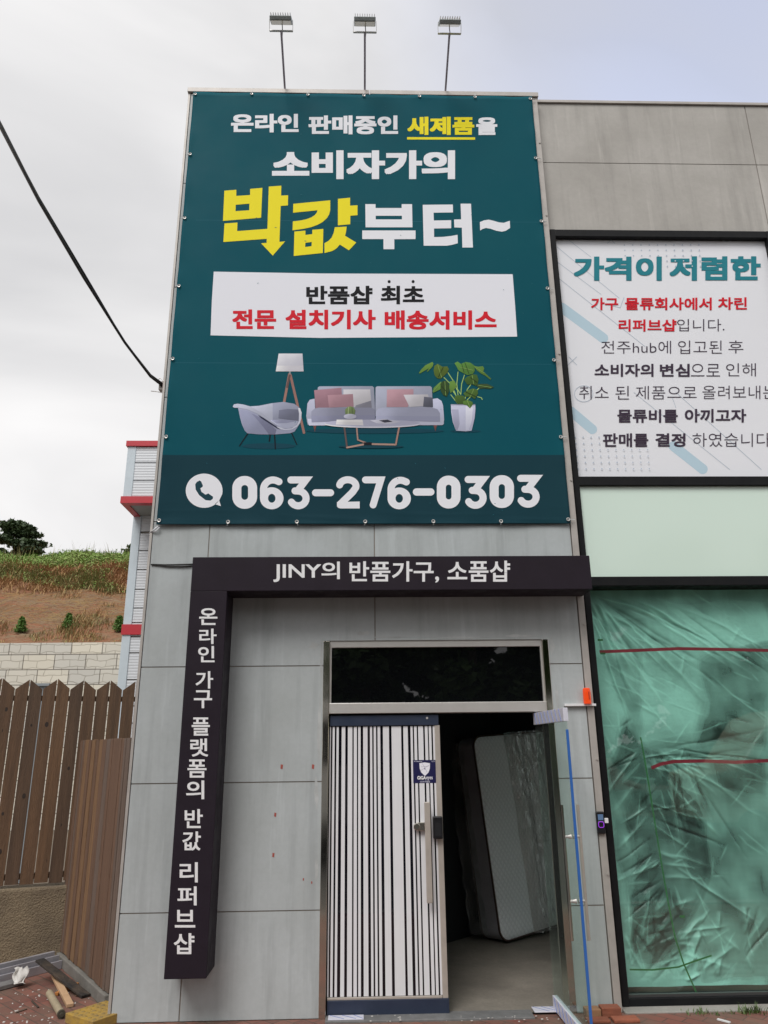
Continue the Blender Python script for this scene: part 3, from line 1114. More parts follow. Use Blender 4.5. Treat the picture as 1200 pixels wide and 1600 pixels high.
g.build('edge_profile', M_beige, dr, bevel=0.003)
g = MB()
c = P(667, 1122, YD)
g.tube([(c.x, YD - 0.018, c.z), (c.x, YD - 0.011, c.z)], 0.009, 10)
g.build('rail_screw', M_satin, dr)
# handle
hx = P(668.5, 1300, YD - 0.06).x
z1, z0 = P(664, 1253, YD - 0.06).z, P(670, 1411, YD - 0.06).z
g = MB()
g.box(hx - 0.022, hx + 0.022, YD - 0.075, YD - 0.055, z0, z1)
h = g.build('handle', M_beige, dr, bevel=0.006)
g = MB()
for z in (P(664, 1290, YD).z, P(664, 1390, YD).z):
    g.tube([(hx, YD - 0.056, z), (hx, YD - 0.001, z)], 0.012, 10)
g.build('standoff', M_satin, h)
bz_ = P(658, 1291, YD).z
g = MB()
g.box(hx - 0.075, hx - 0.02, YD - 0.035, YD - 0.001, bz_ - 0.03, bz_ + 0.03)
g.tube([(hx - 0.08, YD - 0.04, bz_), (hx - 0.08, YD, bz_)], 0.026, 14)
g.build('handle_clamp', M_steel, h, bevel=0.004)
a = P(684, 1293, YD - 0.03)
g = MB()
g.box(a.x - 0.036, a.x + 0.036, YD - 0.05, YD - 0.001, a.z - 0.08, a.z + 0.08)
lk = g.build('digital_lock', M_blackp, dr, bevel=0.008)
g = MB()
g.box(a.x - 0.024, a.x + 0.024, YD - 0.053, YD - 0.0495, a.z - 0.06, a.z + 0.04)
g.build('keypad', mat('lock_keypad', (0.02, 0.02, 0.022), 0.08), lk)
# security sticker
x0, x1 = P(645.5, 1205, YD).x, P(681.5, 1205, YD).x
z1, z0 = P(664, 1187.5, YD).z, P(664, 1223.5, YD).z
g = MB()
g.box(x0, x1, YD - 0.0016, YD - 0.0004, z0, z1)
stk = g.build('sticker', mat('sticker_navy', (0.014, 0.014, 0.07), 0.35), dr)
Ys = YD - 0.0017
g = MB()
zf = zoomed(630, 1170, 10, Ys, 0.0003)
g.flat([[(252, 225), (335, 212), (418, 225), (416, 310), (395, 370), (340, 425), (282, 370), (258, 310)]], zf())
g.build('shield', ink(215, 215, 230), stk)
g = MB()
g.flat([arc(336, 312, 10, 10, 0, 342, 12)], zf())
g.flat([stroke([(280, 282), (400, 270)], 3)], zf())
g.flat([stroke([(262, 350), (410, 250)], 3)], zf())
g.flat([stroke([(300, 230), (375, 365)], 3)], zf())
g.build('shield_mark', ink(110, 105, 130), stk)
text(stk, 'GiGA', (652, 665.5, 1212.5, 1218), Ys, ink(225, 225, 235), 0.015, 0.02)
text(stk, 'eyes', (666, 676, 1213.5, 1219.5), Ys, ink(215, 215, 228), 0.01)
text(stk, 'CCTV 작동중', (656.5, 671.5, 1219.8, 1223), Ys, ink(200, 200, 215), 0.01)
text(stk, 'kt telecop', (647.3, 659.5, 1188.6, 1191), Ys, ink(200, 200, 215), 0.01)
text(stk, 'CCTV', (674.3, 679.5, 1188.8, 1190.6), Ys, ink(200, 200, 215), 0.01)

# ------------------------------------------------------------------ open glass door
hA, hB = Vector((1.385, 0.06, 0)), Vector((1.405, -0.80, 0))
dd = (hB - hA).normalized()
nn = Vector((-dd.y, dd.x, 0))                      # to the right
od = thing('open_glass_door', hA, 'clear glass door swung wide open towards the street with film-wrapped rails', 'door')
def leaf(a, b, z0, z1, t, m, name, par=None, bevel=0.0, shift=0.0):
    g = MB()
    A, B = hA + dd * a + nn * shift, hA + dd * b + nn * shift
    g.obox((A + B) / 2 + Vector((0, 0, (z0 + z1) / 2)), dd * (b - a) / 2, nn * t / 2, (0, 0, (z1 - z0) / 2))
    return g.build(name, m, par or od, bevel=bevel)
M_clear = glass('clear_door_glass', (0.90, 0.965, 0.94), haze=0.03, rough=0.0, boost=0.4)
leaf(0, 0.862, 0.1, 1.985, 0.012, M_clear, 'pane')
M_film = mat('white_protective_film', (0.62, 0.62, 0.7), 0.3, var=0.3, vscale=8, c2=(0.72, 0.72, 0.76))
M_blueink = mat('blue_film_print', (0.05, 0.12, 0.42), 0.4)
def film_lines(par, a, b, z0, z1, shift, n):
    g = MB()
    for i in range(n):
        k = a + (b - a) * (i + 0.5) / n
        A = hA + dd * k + nn * shift
        B = hA + dd * (k + 0.05) + nn * shift
        g.beam((A.x, A.y, z1 - 0.002), (B.x, B.y, z0 + 0.002), 0.001, 0.004, up=nn)
    g.build('film_print', M_blueink, par)
tr_ = leaf(-0.0, 0.862, 1.985, 2.075, 0.034, M_film, 'top_rail', bevel=0.002)
film_lines(tr_, 0.0, 0.8, 1.985, 2.075, -0.0175, 8)
br_ = leaf(-0.0, 0.862, 0.015, 0.1, 0.034, M_film, 'bottom_rail', bevel=0.002)
film_lines(br_, 0.0, 0.8, 0.015, 0.1, -0.0175, 8)
leaf(0.862, 0.872, 0.02, 1.93, 0.018, mat('blue_edge_tape', (0.03, 0.13, 0.42), 0.4, var=0.2, vscale=5), 'edge_tape', bevel=0.002)
def door_bar(side):
    g = MB()
    q = hA + dd * 0.78 + nn * side * 0.055
    g.tube([(q.x, q.y, 0.62), (q.x, q.y, 1.44)], 0.0105, 12)
    h = g.build('handle', M_steel if side < 0 else M_beige, od, smooth=False)
    g = MB()
    for z in (0.85, 1.24):
        A = hA + dd * 0.78 + nn * side * 0.007
        g.tube([(A.x, A.y, z), (A.x + (q.x - A.x) * .5, A.y + (q.y - A.y) * .5, z), (q.x, q.y, z)], [0.015, 0.009, 0.009], 10)
    g.build('standoff', M_satin, h)
door_bar(-1)
door_bar(1)
c = P(869, 1115, -0.3)

def hinge_cover(x0, x1, y0, y1, label, n):
    t = thing('floor_hinge_cover', ((x0 + x1) / 2, (y0 + y1) / 2, 0.014), label, 'hinge cover', 'floor hinge covers at the doorway')
    g = MB()
    g.box(x0, x1, y0, y1, 0.0145, 0.022)
    g.build('plate', M_film, t, bevel=0.002)
    g = MB()
    for i in range(n):
        a = x0 + (x1 - x0) * (i + 0.15) / n
        g.beam((a, y1 - 0.004, 0.0224), (min(a + 0.1, x1 - 0.004), y0 + 0.004, 0.0224), 0.005, 0.0006)
    g.build('film_print', M_blueink, t)
hinge_cover(1.215, 1.46, -0.02, 0.09, 'white film-covered plate on the floor under the open glass door', 4)
hinge_cover(-0.25, 0.0, -0.085, -0.0, 'white film-covered plate on the floor under the striped door', 3)

#BANNER
# ------------------------------------------------------------------ banner
YBN = -0.022
bn = thing('wall_banner', (0.03, YBN, 3.64), 'huge teal vinyl banner with white and yellow lettering and a furniture picture', 'banner')
bx0, bx1, bz0, bz1 = -1.745, 1.79, 3.645, 8.335
def banner_mat(name, c, c2):
    m = mat(name, c, 0.55, var=0.55, vscale=0.9, c2=c2, spec=0.06, bump=0.12, bscale=2.2, rvar=0.12)
    return m
M_teal = banner_mat('teal_vinyl', px(10, 73, 85), px(16, 79, 88))
M_deep = banner_mat('deep_teal_vinyl', px(23, 54, 64), px(27, 60, 68))
zband = P(570, 711, YBN).z
def sheet(x0, x1, z0, z1, name, m, ya):
    g = MB()
    nx = 150
    zs = [z0 + (zband - z0) * k / 60 for k in range(60)] + [zband + (z1 - zband) * k / 96 for k in range(97)]
    nz = len(zs) - 1
    vs, fs = [], []
    for j in range(nz + 1):
        for i in range(nx + 1):
            x = x0 + (x1 - x0) * i / nx
            z = zs[j]
            e = min(x - bx0, bx1 - x, z - bz0, bz1 - z)
            k = exp(-e / 0.05)
            yy = ya - 0.010 * k * (0.5 + 0.5 * sin((x if min(z - bz0, bz1 - z) < min(x - bx0, bx1 - x) else z) * 10.7 + 2.2 * mn.noise((x * 2, z * 2, 0))))
            kb = exp(-(z - bz0) / 0.09) * min(1, max(0, (0.25 - abs(z - bz0 - 0.09)) / 0.2))
            yy -= 0.006 * kb * max(0, mn.noise((x * 1.4, z * 24, 3)))
            vs.append((x, yy, z))
    for j in range(nz):
        for i in range(nx):
            fs.append((j * (nx + 1) + i, j * (nx + 1) + i + 1, (j + 1) * (nx + 1) + i + 1, (j + 1) * (nx + 1) + i))
    g.add(vs, fs)
    g.mi = [1 if zs[k // nx] < zband - 1e-4 else 0 for k in range(nx * nz)]
    o = g.build(name, m, bn, smooth=True)
    s = o.modifiers.new('thickness', 'SOLIDIFY')
    s.thickness = 0.002
    s.offset = -1
    return o
sheet(bx0, bx1, bz0, bz1, 'vinyl_sheet', [M_teal, M_deep], YBN)
YI = YBN - 0.001
W_INK, Y_INK, K_INK, R_INK = ink(216, 217, 226), ink(224, 208, 38), ink(24, 24, 28), ink(196, 32, 46)
text(bn, '온라인', (361, 466.6, 178, 207), YI, W_INK, 0.008, 0.032)
text(bn, '판매중인', (482, 622, 180.5, 210), YI, W_INK, 0.008, 0.032)
text(bn, '새제품', (636.5, 741, 182.5, 211), YI, Y_INK, 0.008, 0.032)
text(bn, '을', (744, 777, 183.5, 211), YI, W_INK, 0.008, 0.032)
text(bn, '소비자가의', (425, 711, 235, 280), YI, W_INK, 0.008, 0.04)
g = MB()
zf = zoomed(350, 160, 2.727, YI)
g.flat([[(780, 148), (1070, 149), (1070, 159), (780, 158)]], zf())
g.build('underline', Y_INK, bn)
def polys(name, m, z, lst):
    g = MB()
    for lp in lst:
        g.flat(lp, z())
    return g.build(name, m, bn)
z1 = zoomed(330, 280, 5, YI)
polys('lettering', Y_INK, z1, [
    [[(103, 90), (196, 83), (196, 131), (304, 124), (304, 76), (400, 68), (390, 301), (92, 326)], [(192, 200), (299, 191), (297, 243), (190, 250)]],
    [[(450, 58), (548, 51), (546, 128), (601, 126), (599, 205), (543, 209), (533, 490), (577, 486), (481, 597), (390, 501), (433, 498), (434, 466), (95, 491), (104, 346), (205, 339), (203, 406), (439, 388)]]])
polys('lettering', Y_INK, z1, [
    [[(641, 193), (930, 165), (930, 240), (922, 275), (903, 305), (870, 335), (830, 357), (780, 375), (720, 388), (636, 400), (638, 330), (690, 324), (740, 314), (780, 300), (808, 282), (825, 262), (830, 243), (640, 262)]],
    [[(990, 154), (1085, 145), (1085, 207), (1143, 204), (1143, 281), (1087, 286), (1086, 352), (990, 361)]],
    [[(650, 410), (736, 402), (736, 436), (790, 430), (790, 396), (876, 389), (872, 577), (645, 600)], [(736, 497), (786, 491), (784, 524), (734, 530)]],
    [[(966, 376), (1058, 371), (1054, 410), (1046, 443), (1133, 495), (1076, 556), (1005, 511), (980, 540), (945, 562), (885, 577), (885, 500), (915, 484), (940, 458), (957, 420)]]])
z2 = zoomed(550, 280, 4.615, YI)
polys('lettering', W_INK, z2, [
    [[(96, 180), (170, 180), (170, 208), (358, 208), (358, 180), (433, 180), (436, 347), (98, 347)], [(171, 264), (360, 264), (360, 290), (171, 290)]],
    [[(74, 370), (458, 370), (458, 432), (305, 433), (305, 505), (227, 505), (227, 432), (74, 432)]]])
polys('lettering', W_INK, z2, [
    [[(510, 185), (727, 183), (728, 240), (588, 242), (590, 298), (715, 296), (715, 354), (591, 356), (592, 418), (660, 416), (720, 409), (761, 401), (763, 462), (720, 474), (680, 480), (517, 480)]],
    [[(783, 177), (858, 177), (872, 493), (796, 493), (792, 350), (738, 348), (736, 291), (787, 290)]]])
polys('lettering', W_INK, z2, [[[(922, 310), (950, 298), (985, 292), (1020, 300), (1060, 312), (1095, 315), (1138, 300), (1140, 352), (1110, 372), (1080, 379), (1040, 372), (1000, 358), (965, 352), (940, 360), (924, 371)]]])
zz0 = zoomed(0, 0, 1, YI)
polys('text_panel', ink(214, 215, 224), zz0, [[[(334, 424.5), (500, 427.3), (801, 428.5), (805, 480), (808, 526), (500, 528), (329, 524), (331, 470)]]])
YP = YI - 0.0012
text(bn, '반품샵', (478.5, 582, 446.6, 475.4), YP, K_INK, 0.008, 0.024)
text(bn, '최초', (595, 662.5, 446.6, 475.4), YP, K_INK, 0.008, 0.024)
text(bn, '전문', (363, 431.5, 483.5, 514), YP, R_INK, 0.008, 0.028)
text(bn, '설치기사', (446, 587, 484, 514.5), YP, R_INK, 0.008, 0.028)
text(bn, '배송서비스', (601, 776, 485, 515), YP, R_INK, 0.008, 0.028)
zz1 = zoomed(0, 0, 1, YP)
for dx_ in (608, 645.5): polys('emphasis_dot', K_INK, zz1, [[arc(dx_, 440, 2.4, 2.4, 0, 342, 14)]])

# telephone number in round strokes
def digit(ch):
    w = 0.215
    if ch == '0':
        return ('ring',)
    if ch == '2':
        return [arc(0.355, 0.305, 0.255, 0.198, 190, 375, 18) + [(0.50, 0.50), (0.135, 0.855)], 'base']
    if ch == '3':
        return [[(0.13, 0.107), (0.60, 0.107), (0.34, 0.44)], [(0.26, 0.44)] + arc(0.36, 0.67, 0.245, 0.225, -90, 150, 18)]
    if ch == '6':
        return ['bowl', [(0.585, 0.16)] + arc(0.40, 0.40, 0.292, 0.293, -68, -180, 16) + [(0.108, 0.66)]]
    if ch == '7':
        return [[(0.12, 0.107), (0.60, 0.107), (0.36, 0.89)]]
def place_digit(g, ch, zf, x0, x1, y0, y1):
    H = y1 - y0
    W = x1 - x0
    w = 0.215 * H
    kx = W / 0.725
    def T(p): return (x0 + p[0] * kx, y0 + p[1] * H)
    if ch == '0':
        def rr(m, r):
            X0, X1, Y0, Y1 = x0 + m, x1 - m, y0 + m, y1 - m
            r = min(r, (X1 - X0) / 2)
            o = []
            for cx, cy, a in ((X1 - r, Y0 + r, -90), (X1 - r, Y1 - r, 0), (X0 + r, Y1 - r, 90), (X0 + r, Y0 + r, 180)):
                o += arc(cx, cy, r, r, a, a + 90, 8)
            return o
        g.flat([rr(0, W * 0.48), rr(w * 1.25 if False else w * 1.28, 99)], zf())
    elif ch == '-':
        m = (y0 + y1) / 2
        h = y1 - y0
        g.flat([stroke([(x0 + h / 2, m), (x1 - h / 2, m)], h)], zf())
    else:
        for ln in digit(ch):
            if ln == 'base':
                g.flat([[T(p) for p in ((0.02, 0.80), (0.725, 0.785), (0.725, 1.0), (0.12, 1.0), (0.05, 0.975), (0.02, 0.93))]], zf())
                continue
            if ln == 'bowl':
                g.flat([[T(p) for p in arc(0.3625, 0.665, 0.3625, 0.335, 0, 352, 44)], [T(p) for p in arc(0.3625, 0.665, 0.115, 0.135, 0, 340, 18)]], zf())
                continue
            g.flat([stroke([T(p) for p in ln], w)], zf())
def digits(lst, ox):
    zf = zoomed(ox, 720, 4, YI)
    for ch, x0, x1, y0, y1 in lst:
        g = MB()
        place_digit(g, ch, zf, x0, x1, y0, y1)
        g.build('numeral', W_INK, bn)
digits([('0', 372, 527, 95, 300), ('6', 545, 692, 98, 303), ('3', 712, 857, 98, 303), ('-', 870, 1008, 178, 222), ('2', 1022, 1168, 97, 298)], 270)
digits([('7', 20, 165, 98, 298), ('6', 182, 328, 100, 303), ('-', 340, 475, 172, 218), ('0', 490, 638, 93, 298), ('3', 660, 803, 95, 300), ('0', 820, 972, 90, 295), ('3', 987, 1135, 88, 293)], 560)
zp = zoomed(270, 720, 4, YI)
polys('phone_icon', W_INK, zp, [[arc(196, 187, 115, 107, 35, 402 - 22, 40)[:-1] + [(290, 248), (301, 283), (262, 271)]]])
polys('handset', ink(27, 60, 70), zp, [[[(140, 148), (150, 132), (168, 123), (178, 130), (188, 155), (186, 163), (172, 172), (180, 195), (205, 212), (222, 204), (252, 225), (250, 238), (235, 249), (205, 246), (165, 215), (143, 180)]]])

# the printed furniture
def pic(name, z, items):
    par = None
    for kind, data, c in items:
        g = MB()
        if kind == 'p': g.flat([data], z())
        elif kind == 's': g.flat([stroke(data[0], data[1], 5)], z())
        mm = ink(*c)
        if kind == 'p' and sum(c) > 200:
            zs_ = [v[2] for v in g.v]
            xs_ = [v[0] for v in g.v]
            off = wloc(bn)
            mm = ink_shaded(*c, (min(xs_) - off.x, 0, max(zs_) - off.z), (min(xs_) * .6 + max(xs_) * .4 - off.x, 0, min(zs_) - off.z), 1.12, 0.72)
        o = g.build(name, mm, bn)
ac = zoomed(360, 620, 10, YI)
pic('printed_armchair', ac, [
    ('p', arc(600, 770, 420, 45, 0, 350, 24), (15, 62, 76)),
    ('s', ([(275, 570), (142, 768)], 17), (16, 18, 26)), ('s', ([(622, 592), (608, 692)], 20), (16, 18, 26)),
    ('s', ([(690, 590), (703, 812)], 20), (16, 18, 26)), ('s', ([(955, 562), (1038, 746)], 16), (16, 18, 26)),
    ('p', [(35, 155), (55, 118), (110, 108), (200, 120), (310, 150), (450, 140), (650, 100), (830, 80), (1000, 110), (1090, 180), (1113, 250), (1108, 340), (1090, 410), (1040, 490), (1000, 545), (930, 570), (680, 590), (450, 588), (270, 572), (225, 530), (180, 430), (150, 320), (120, 175), (60, 172)], (160, 164, 188)),
    ('p', [(130, 200), (250, 220), (400, 280), (520, 380), (600, 500), (640, 585), (450, 586), (280, 570), (232, 530), (190, 430), (160, 320)], (148, 152, 177)),
    ('p', [(330, 260), (480, 330), (640, 440), (720, 520), (700, 588), (600, 588), (520, 480), (430, 370)], (122, 125, 150)),
    ('p', [(310, 152), (450, 142), (650, 103), (662, 108), (660, 360), (620, 362), (520, 280), (400, 200)], (186, 190, 208)),
    ('p', [(668, 105), (830, 83), (980, 115), (1060, 180), (1072, 260), (1065, 380), (1040, 375), (860, 358), (668, 358)], (148, 152, 172)),
    ('p', [(760, 210), (900, 190), (1058, 200), (1070, 270), (1064, 378), (860, 356), (750, 340)], (112, 115, 134)),
    ('p', [(620, 365), (860, 358), (1050, 380), (1045, 420), (1000, 470), (900, 497), (800, 490), (720, 440)], (176, 180, 202)),
    ('p', [(640, 366), (860, 360), (1040, 382), (880, 412), (720, 418)], (150, 153, 178)),
    ('p', [(430, 285), (520, 330), (680, 440), (810, 517), (720, 492), (600, 412), (480, 335)], (44, 48, 68)),
    ('p', [(1060, 178), (1090, 182), (1113, 250), (1108, 340), (1088, 412), (1040, 470), (960, 512), (860, 522), (790, 512), (720, 470), (740, 468), (860, 506), (960, 494), (1040, 440), (1072, 380), (1074, 260)], (203, 206, 222)),
    ('p', [(38, 155), (57, 120), (110, 110), (200, 122), (310, 152), (440, 225), (640, 380), (720, 450), (640, 410), (430, 270), (270, 200), (120, 172), (60, 172)], (184, 188, 206))])
sf = zoomed(340, 530, 3.3333, YI)
pic('printed_lamp', sf, [
    ('s', ([(374, 182), (347, 325)], 13), (150, 112, 102)), ('s', ([(379, 186), (450, 487)], 13), (142, 106, 98)), ('s', ([(377, 182), (362, 250)], 11), (98, 76, 74)),
    ('s', ([(377, 166), (377, 182)], 6), (150, 150, 150)),
    ('p', [(318, 75), (442, 75), (448, 168), (303, 168)], (206, 206, 218)), ('p', [(308, 138), (446, 138), (448, 168), (303, 168)], (216, 214, 222))])
pic('printed_sofa', sf, [
    ('p', arc(820, 478, 360, 14, 0, 350, 30), (15, 62, 76)),
    ('p', [(498, 448), (515, 448), (506, 485)], (110, 70, 66)), ('p', [(1124, 446), (1143, 446), (1134, 482)], (110, 70, 66)),
    ('p', [(522, 252), (530, 246), (806, 245), (814, 252), (822, 400), (518, 400)], (158, 162, 180)),
    ('p', [(823, 252), (830, 246), (1108, 245), (1116, 252), (1122, 400), (822, 400)], (162, 166, 184)),
    ('p', [(462, 400), (468, 335), (480, 316), (505, 310), (512, 440), (470, 446), (466, 430)], (176, 179, 200)),
    ('p', [(1118, 312), (1145, 308), (1166, 322), (1174, 345), (1180, 420), (1174, 446), (1118, 440)], (180, 183, 204)),
    ('p', [(468, 415), (1178, 410), (1178, 442), (1170, 448), (476, 450)], (186, 189, 208)),
    ('p', [(503, 266), (645, 253), (648, 300), (600, 356), (510, 360)], (158, 122, 134)),
    ('p', [(655, 262), (795, 262), (802, 357), (710, 354), (656, 320)], (192, 190, 196)),
    ('p', [(720, 345), (800, 320), (803, 358), (715, 357)], (130, 130, 142)),
    ('p', [(573, 292), (705, 286), (709, 352), (580, 357)], (168, 132, 142)),
    ('p', [(882, 262), (1020, 260), (1020, 300), (990, 354), (880, 354)], (178, 142, 152)),
    ('p', [(968, 290), (1095, 288), (1112, 345), (1000, 354)], (188, 186, 192)),
    ('p', [(1075, 300), (1120, 305), (1122, 355), (1070, 352)], (88, 90, 102)),
    ('p', [(488, 378), (505, 362), (530, 357), (795, 357), (816, 364), (820, 380), (820, 420), (490, 432)], (142, 144, 164)),
    ('p', [(824, 380), (835, 363), (860, 357), (1110, 355), (1145, 365), (1158, 385), (1158, 428), (824, 420)], (156, 159, 180)),
    ('p', [(488, 400), (820, 395), (820, 422), (490, 433)], (138, 140, 164)),
    ('p', [(824, 400), (1158, 402), (1158, 430), (824, 422)], (150, 153, 176)),
    ('s', ([(820, 250), (821, 420)], 2.5), (88, 90, 108))])
pic('printed_table', sf, [
    ('p', arc(800, 560, 170, 9, 0, 350, 24), (16, 60, 72)),
    ('s', ([(660, 458), (674, 565)], 9), (92, 76, 74)), ('s', ([(674, 565), (764, 548)], 9), (164, 134, 122)),
    ('s', ([(724, 455), (730, 525)], 8), (150, 122, 112)), ('s', ([(730, 525), (775, 542)], 8), (150, 122, 112)),
    ('s', ([(795, 547), (928, 550)], 9), (160, 130, 118)), ('s', ([(928, 550), (946, 455)], 9), (150, 118, 108)),
    ('p', [(762, 538), (803, 538), (803, 553), (762, 553)], (28, 28, 34)),
    ('p', arc(806, 443, 250, 20, 0, 355, 36), (208, 209, 222)), ('p', arc(806, 438, 248, 18, 0, 355, 36), (170, 171, 192)),
    ('p', [(620, 420), (755, 420), (760, 450), (616, 446)], (208, 206, 210)), ('p', [(622, 420), (753, 420), (756, 432), (620, 432)], (220, 218, 220)),
    ('p', [(795, 424), (870, 417), (955, 431), (900, 443), (830, 440)], (186, 186, 200)), ('p', [(840, 424), (885, 420), (912, 431), (870, 436)], (64, 64, 76)),
    ('p', [(665, 392), (664, 368), (678, 354), (692, 351), (708, 356), (718, 372), (714, 392)], (110, 128, 84)),
    ('s', ([(682, 356), (680, 390)], 4), (150, 165, 120)), ('s', ([(700, 356), (702, 390)], 4), (76, 92, 58)),
    ('p', arc(690, 404, 33, 14, 0, 350, 20), (176, 177, 194))])
pt = zoomed(640, 550, 8, YI)
GR = [(105, 140, 62), (84, 104, 44), (88, 132, 62), (92, 126, 58), (66, 96, 44), (56, 76, 44), (100, 140, 66), (50, 72, 38), (96, 132, 60), (76, 106, 48), (70, 98, 46), (84, 118, 54)]
LV = [[(115, 265), (140, 225), (200, 165), (285, 125), (298, 145), (290, 180), (225, 248), (215, 245), (240, 205), (130, 270)],
      [(300, 230), (310, 175), (350, 148), (410, 185), (470, 180), (492, 215), (470, 260), (430, 300), (390, 335), (345, 330), (310, 290)],
      [(560, 140), (600, 120), (640, 150), (700, 125), (760, 135), (810, 170), (815, 235), (790, 275), (720, 290), (660, 260), (610, 230), (590, 190)],
      [(800, 175), (860, 185), (915, 178), (932, 205), (920, 245), (960, 280), (1020, 335), (1010, 350), (950, 300), (900, 275), (840, 230)],
      [(680, 345), (720, 310), (790, 280), (840, 285), (862, 345), (850, 400), (830, 425), (780, 405), (720, 410)],
      [(835, 405), (900, 400), (970, 400), (1055, 440), (1010, 462), (940, 455), (880, 460), (845, 435)],
      [(285, 500), (300, 450), (360, 395), (395, 370), (400, 440), (380, 470), (300, 510)],
      [(385, 400), (420, 360), (470, 370), (495, 420), (490, 500), (465, 560), (420, 540), (388, 490)],
      [(500, 370), (560, 360), (590, 420), (560, 470), (510, 520), (495, 450)],
      [(670, 520), (720, 480), (800, 455), (850, 480), (855, 520), (815, 590), (770, 560), (700, 560)],
      [(560, 560), (600, 540), (680, 550), (700, 600), (660, 655), (600, 650), (570, 610)],
      [(665, 620), (720, 600), (785, 625), (790, 660), (755, 708), (715, 670), (670, 660)]]
its = [('p', arc(700, 990, 190, 18, 0, 350, 24), (15, 62, 76))]
for ln in ([(480, 260), (545, 360), (590, 470)], [(605, 250), (590, 400), (605, 540)], [(685, 290), (650, 400), (640, 530)], [(790, 370), (720, 470), (690, 600)], [(430, 320), (520, 410), (575, 530)], [(515, 535), (600, 645)], [(870, 450), (720, 600)], [(640, 530), (600, 470)], [(850, 560), (895, 572), (908, 595)], [(530, 470), (640, 640)]):
    its.append(('s', (ln, 10), (150, 182, 108)))
for lv, c in zip(LV[:10], GR): its.append(('p', lv, c))
its += [('p', [(515, 657), (820, 657), (822, 720), (812, 830), (775, 985), (700, 993), (580, 985), (540, 880), (520, 760)], (184, 186, 208)),
        ('p', [(525, 720), (610, 720), (625, 900), (600, 978), (580, 980), (545, 880)], (156, 158, 180)), ('p', [(700, 680), (790, 690), (780, 850), (740, 980), (700, 985)], (198, 200, 220)),
        ('p', [(515, 655), (820, 655), (815, 668), (520, 668)], (150, 152, 172)), ('p', LV[10], GR[10]), ('p', LV[11], GR[11])]
for a, b in (((620, 190), (790, 230)), ((350, 160), (400, 320)), ((440, 370), (450, 540)), ((780, 290), (800, 400)), ((800, 470), (760, 560)), ((720, 610), (755, 700)), ((820, 200), (940, 270)), ((860, 420), (1020, 445)), ((300, 490), (385, 390))):
    its.append(('s', ([a, b], 5), (130, 160, 90)))
for a, b in (((690, 135), (740, 270)), ((650, 150), (680, 255)), ((420, 190), (360, 310)), ((400, 430), (480, 520)), ((760, 320), (840, 380)), ((700, 500), (830, 560))):
    its.append(('s', ([a, b], 6), (44, 62, 34)))
pic('printed_plant', pt, its)
# a fold line, scuffs
g = MB()
zq = zoomed(0, 0, 1, YBN - 0.0003, 0.0003)
g.flat([[(271, 566.5), (866, 569.0), (866, 569.5), (271, 567.1)]], zq())
g.flat([[(292, 343.5), (852, 347.0), (852, 347.5), (292, 344.0)]], zq())
rs = random.Random(3)
for _ in range(46):
    x, y = rs.uniform(300, 850), rs.uniform(160, 810)
    s = rs.uniform(0.6, 2.2)
    a = rs.uniform(-0.6, 1.2)
    g.flat([[(x - s * cos(a), y - s * sin(a)), (x + 0.5 * sin(a), y - 0.5 * cos(a)), (x + s * cos(a), y + s * sin(a)), (x - 0.4 * sin(a), y + 0.4 * cos(a))]], zq())
g.build('scuff', ink(40, 98, 112), bn)
# eyelets and ties
def eyelet(x, z):
    g = MB()
    g.tube([(x + cos(a) * 0.013, YBN - 0.014, z + sin(a) * 0.013) for a in [i * pi / 5 for i in range(11)]], 0.004, 5, caps=False)
    g.build('eyelet', M_satin, bn)
    g = MB()
    ex = 0.06 if x > 1.6 else (-0.035 if x < -1.6 else random.uniform(-0.01, 0.01))
    ez = 0.0 if abs(x) > 1.6 else (0.05 if z > 6 else -0.03)
    g.tube([(x, YBN - 0.015, z), (x + ex, YBN - 0.001, z + ez)], 0.0035, 5)
    g.build('tie', ink(190, 195, 196), bn)
for i in range(7):
    z = bz0 + 0.035 + (bz1 - bz0 - 0.07) * i / 6
    eyelet(bx0 + 0.02, z)
    eyelet(bx1 - 0.02, z)
for i in range(1, 6):
    x = bx0 + 0.02 + (bx1 - bx0 - 0.04) * i / 6
    eyelet(x, bz0 + 0.02)
    eyelet(x, bz1 - 0.02)

# ------------------------------------------------------------------ L-shaped sign
YS = -0.30
M_sign = mat('dark_plum_sign', (0.022, 0.016, 0.024), 0.45, var=0.6, vscale=3, c2=(0.016, 0.011, 0.016), fine=0.2, rvar=0.2, spec=0.16)
ls = thing('angled_sign', (-1.23, -0.15, 0.34), 'dark L-shaped box sign with white lettering over and beside the entrance', 'sign')
SL, SI, SR = P(303, 900, YS).x, P(359, 938, YS).x, P(924, 900, YS).x
SL = (P(303, 900, YS).x + P(252, 1520, YS).x) / 2
SI = (P(358.5, 940, YS).x + P(317, 1528, YS).x) / 2
SZ1 = (P(303, 871, YS).z + P(920, 867.5, YS).z) / 2
SZi = P(640, 922, YS).z
SZ0 = P(284, 1530, YS).z
g = MB()
g.box(SL, SR, YS, -0.002, SZi, SZ1)
g.build('horizontal_box', M_sign, ls, bevel=0.004)
g = MB()
g.box(SL, SI, YS, -0.002, SZ0, SZi - 0.001)
g.build('vertical_box', M_sign, ls, bevel=0.004)
S_INK = mat('white_sign_vinyl', (0.78, 0.78, 0.79), 0.4)
text(ls, 'JINY의', (427, 531, 877.5, 909.5), YS, S_INK, 0.01, 0.008)
text(ls, '반품가구,', (546, 686, 877, 910.5), YS, S_INK, 0.01, 0.008)
text(ls, '소품샵', (699, 797, 876, 909), YS, S_INK, 0.01, 0.008)
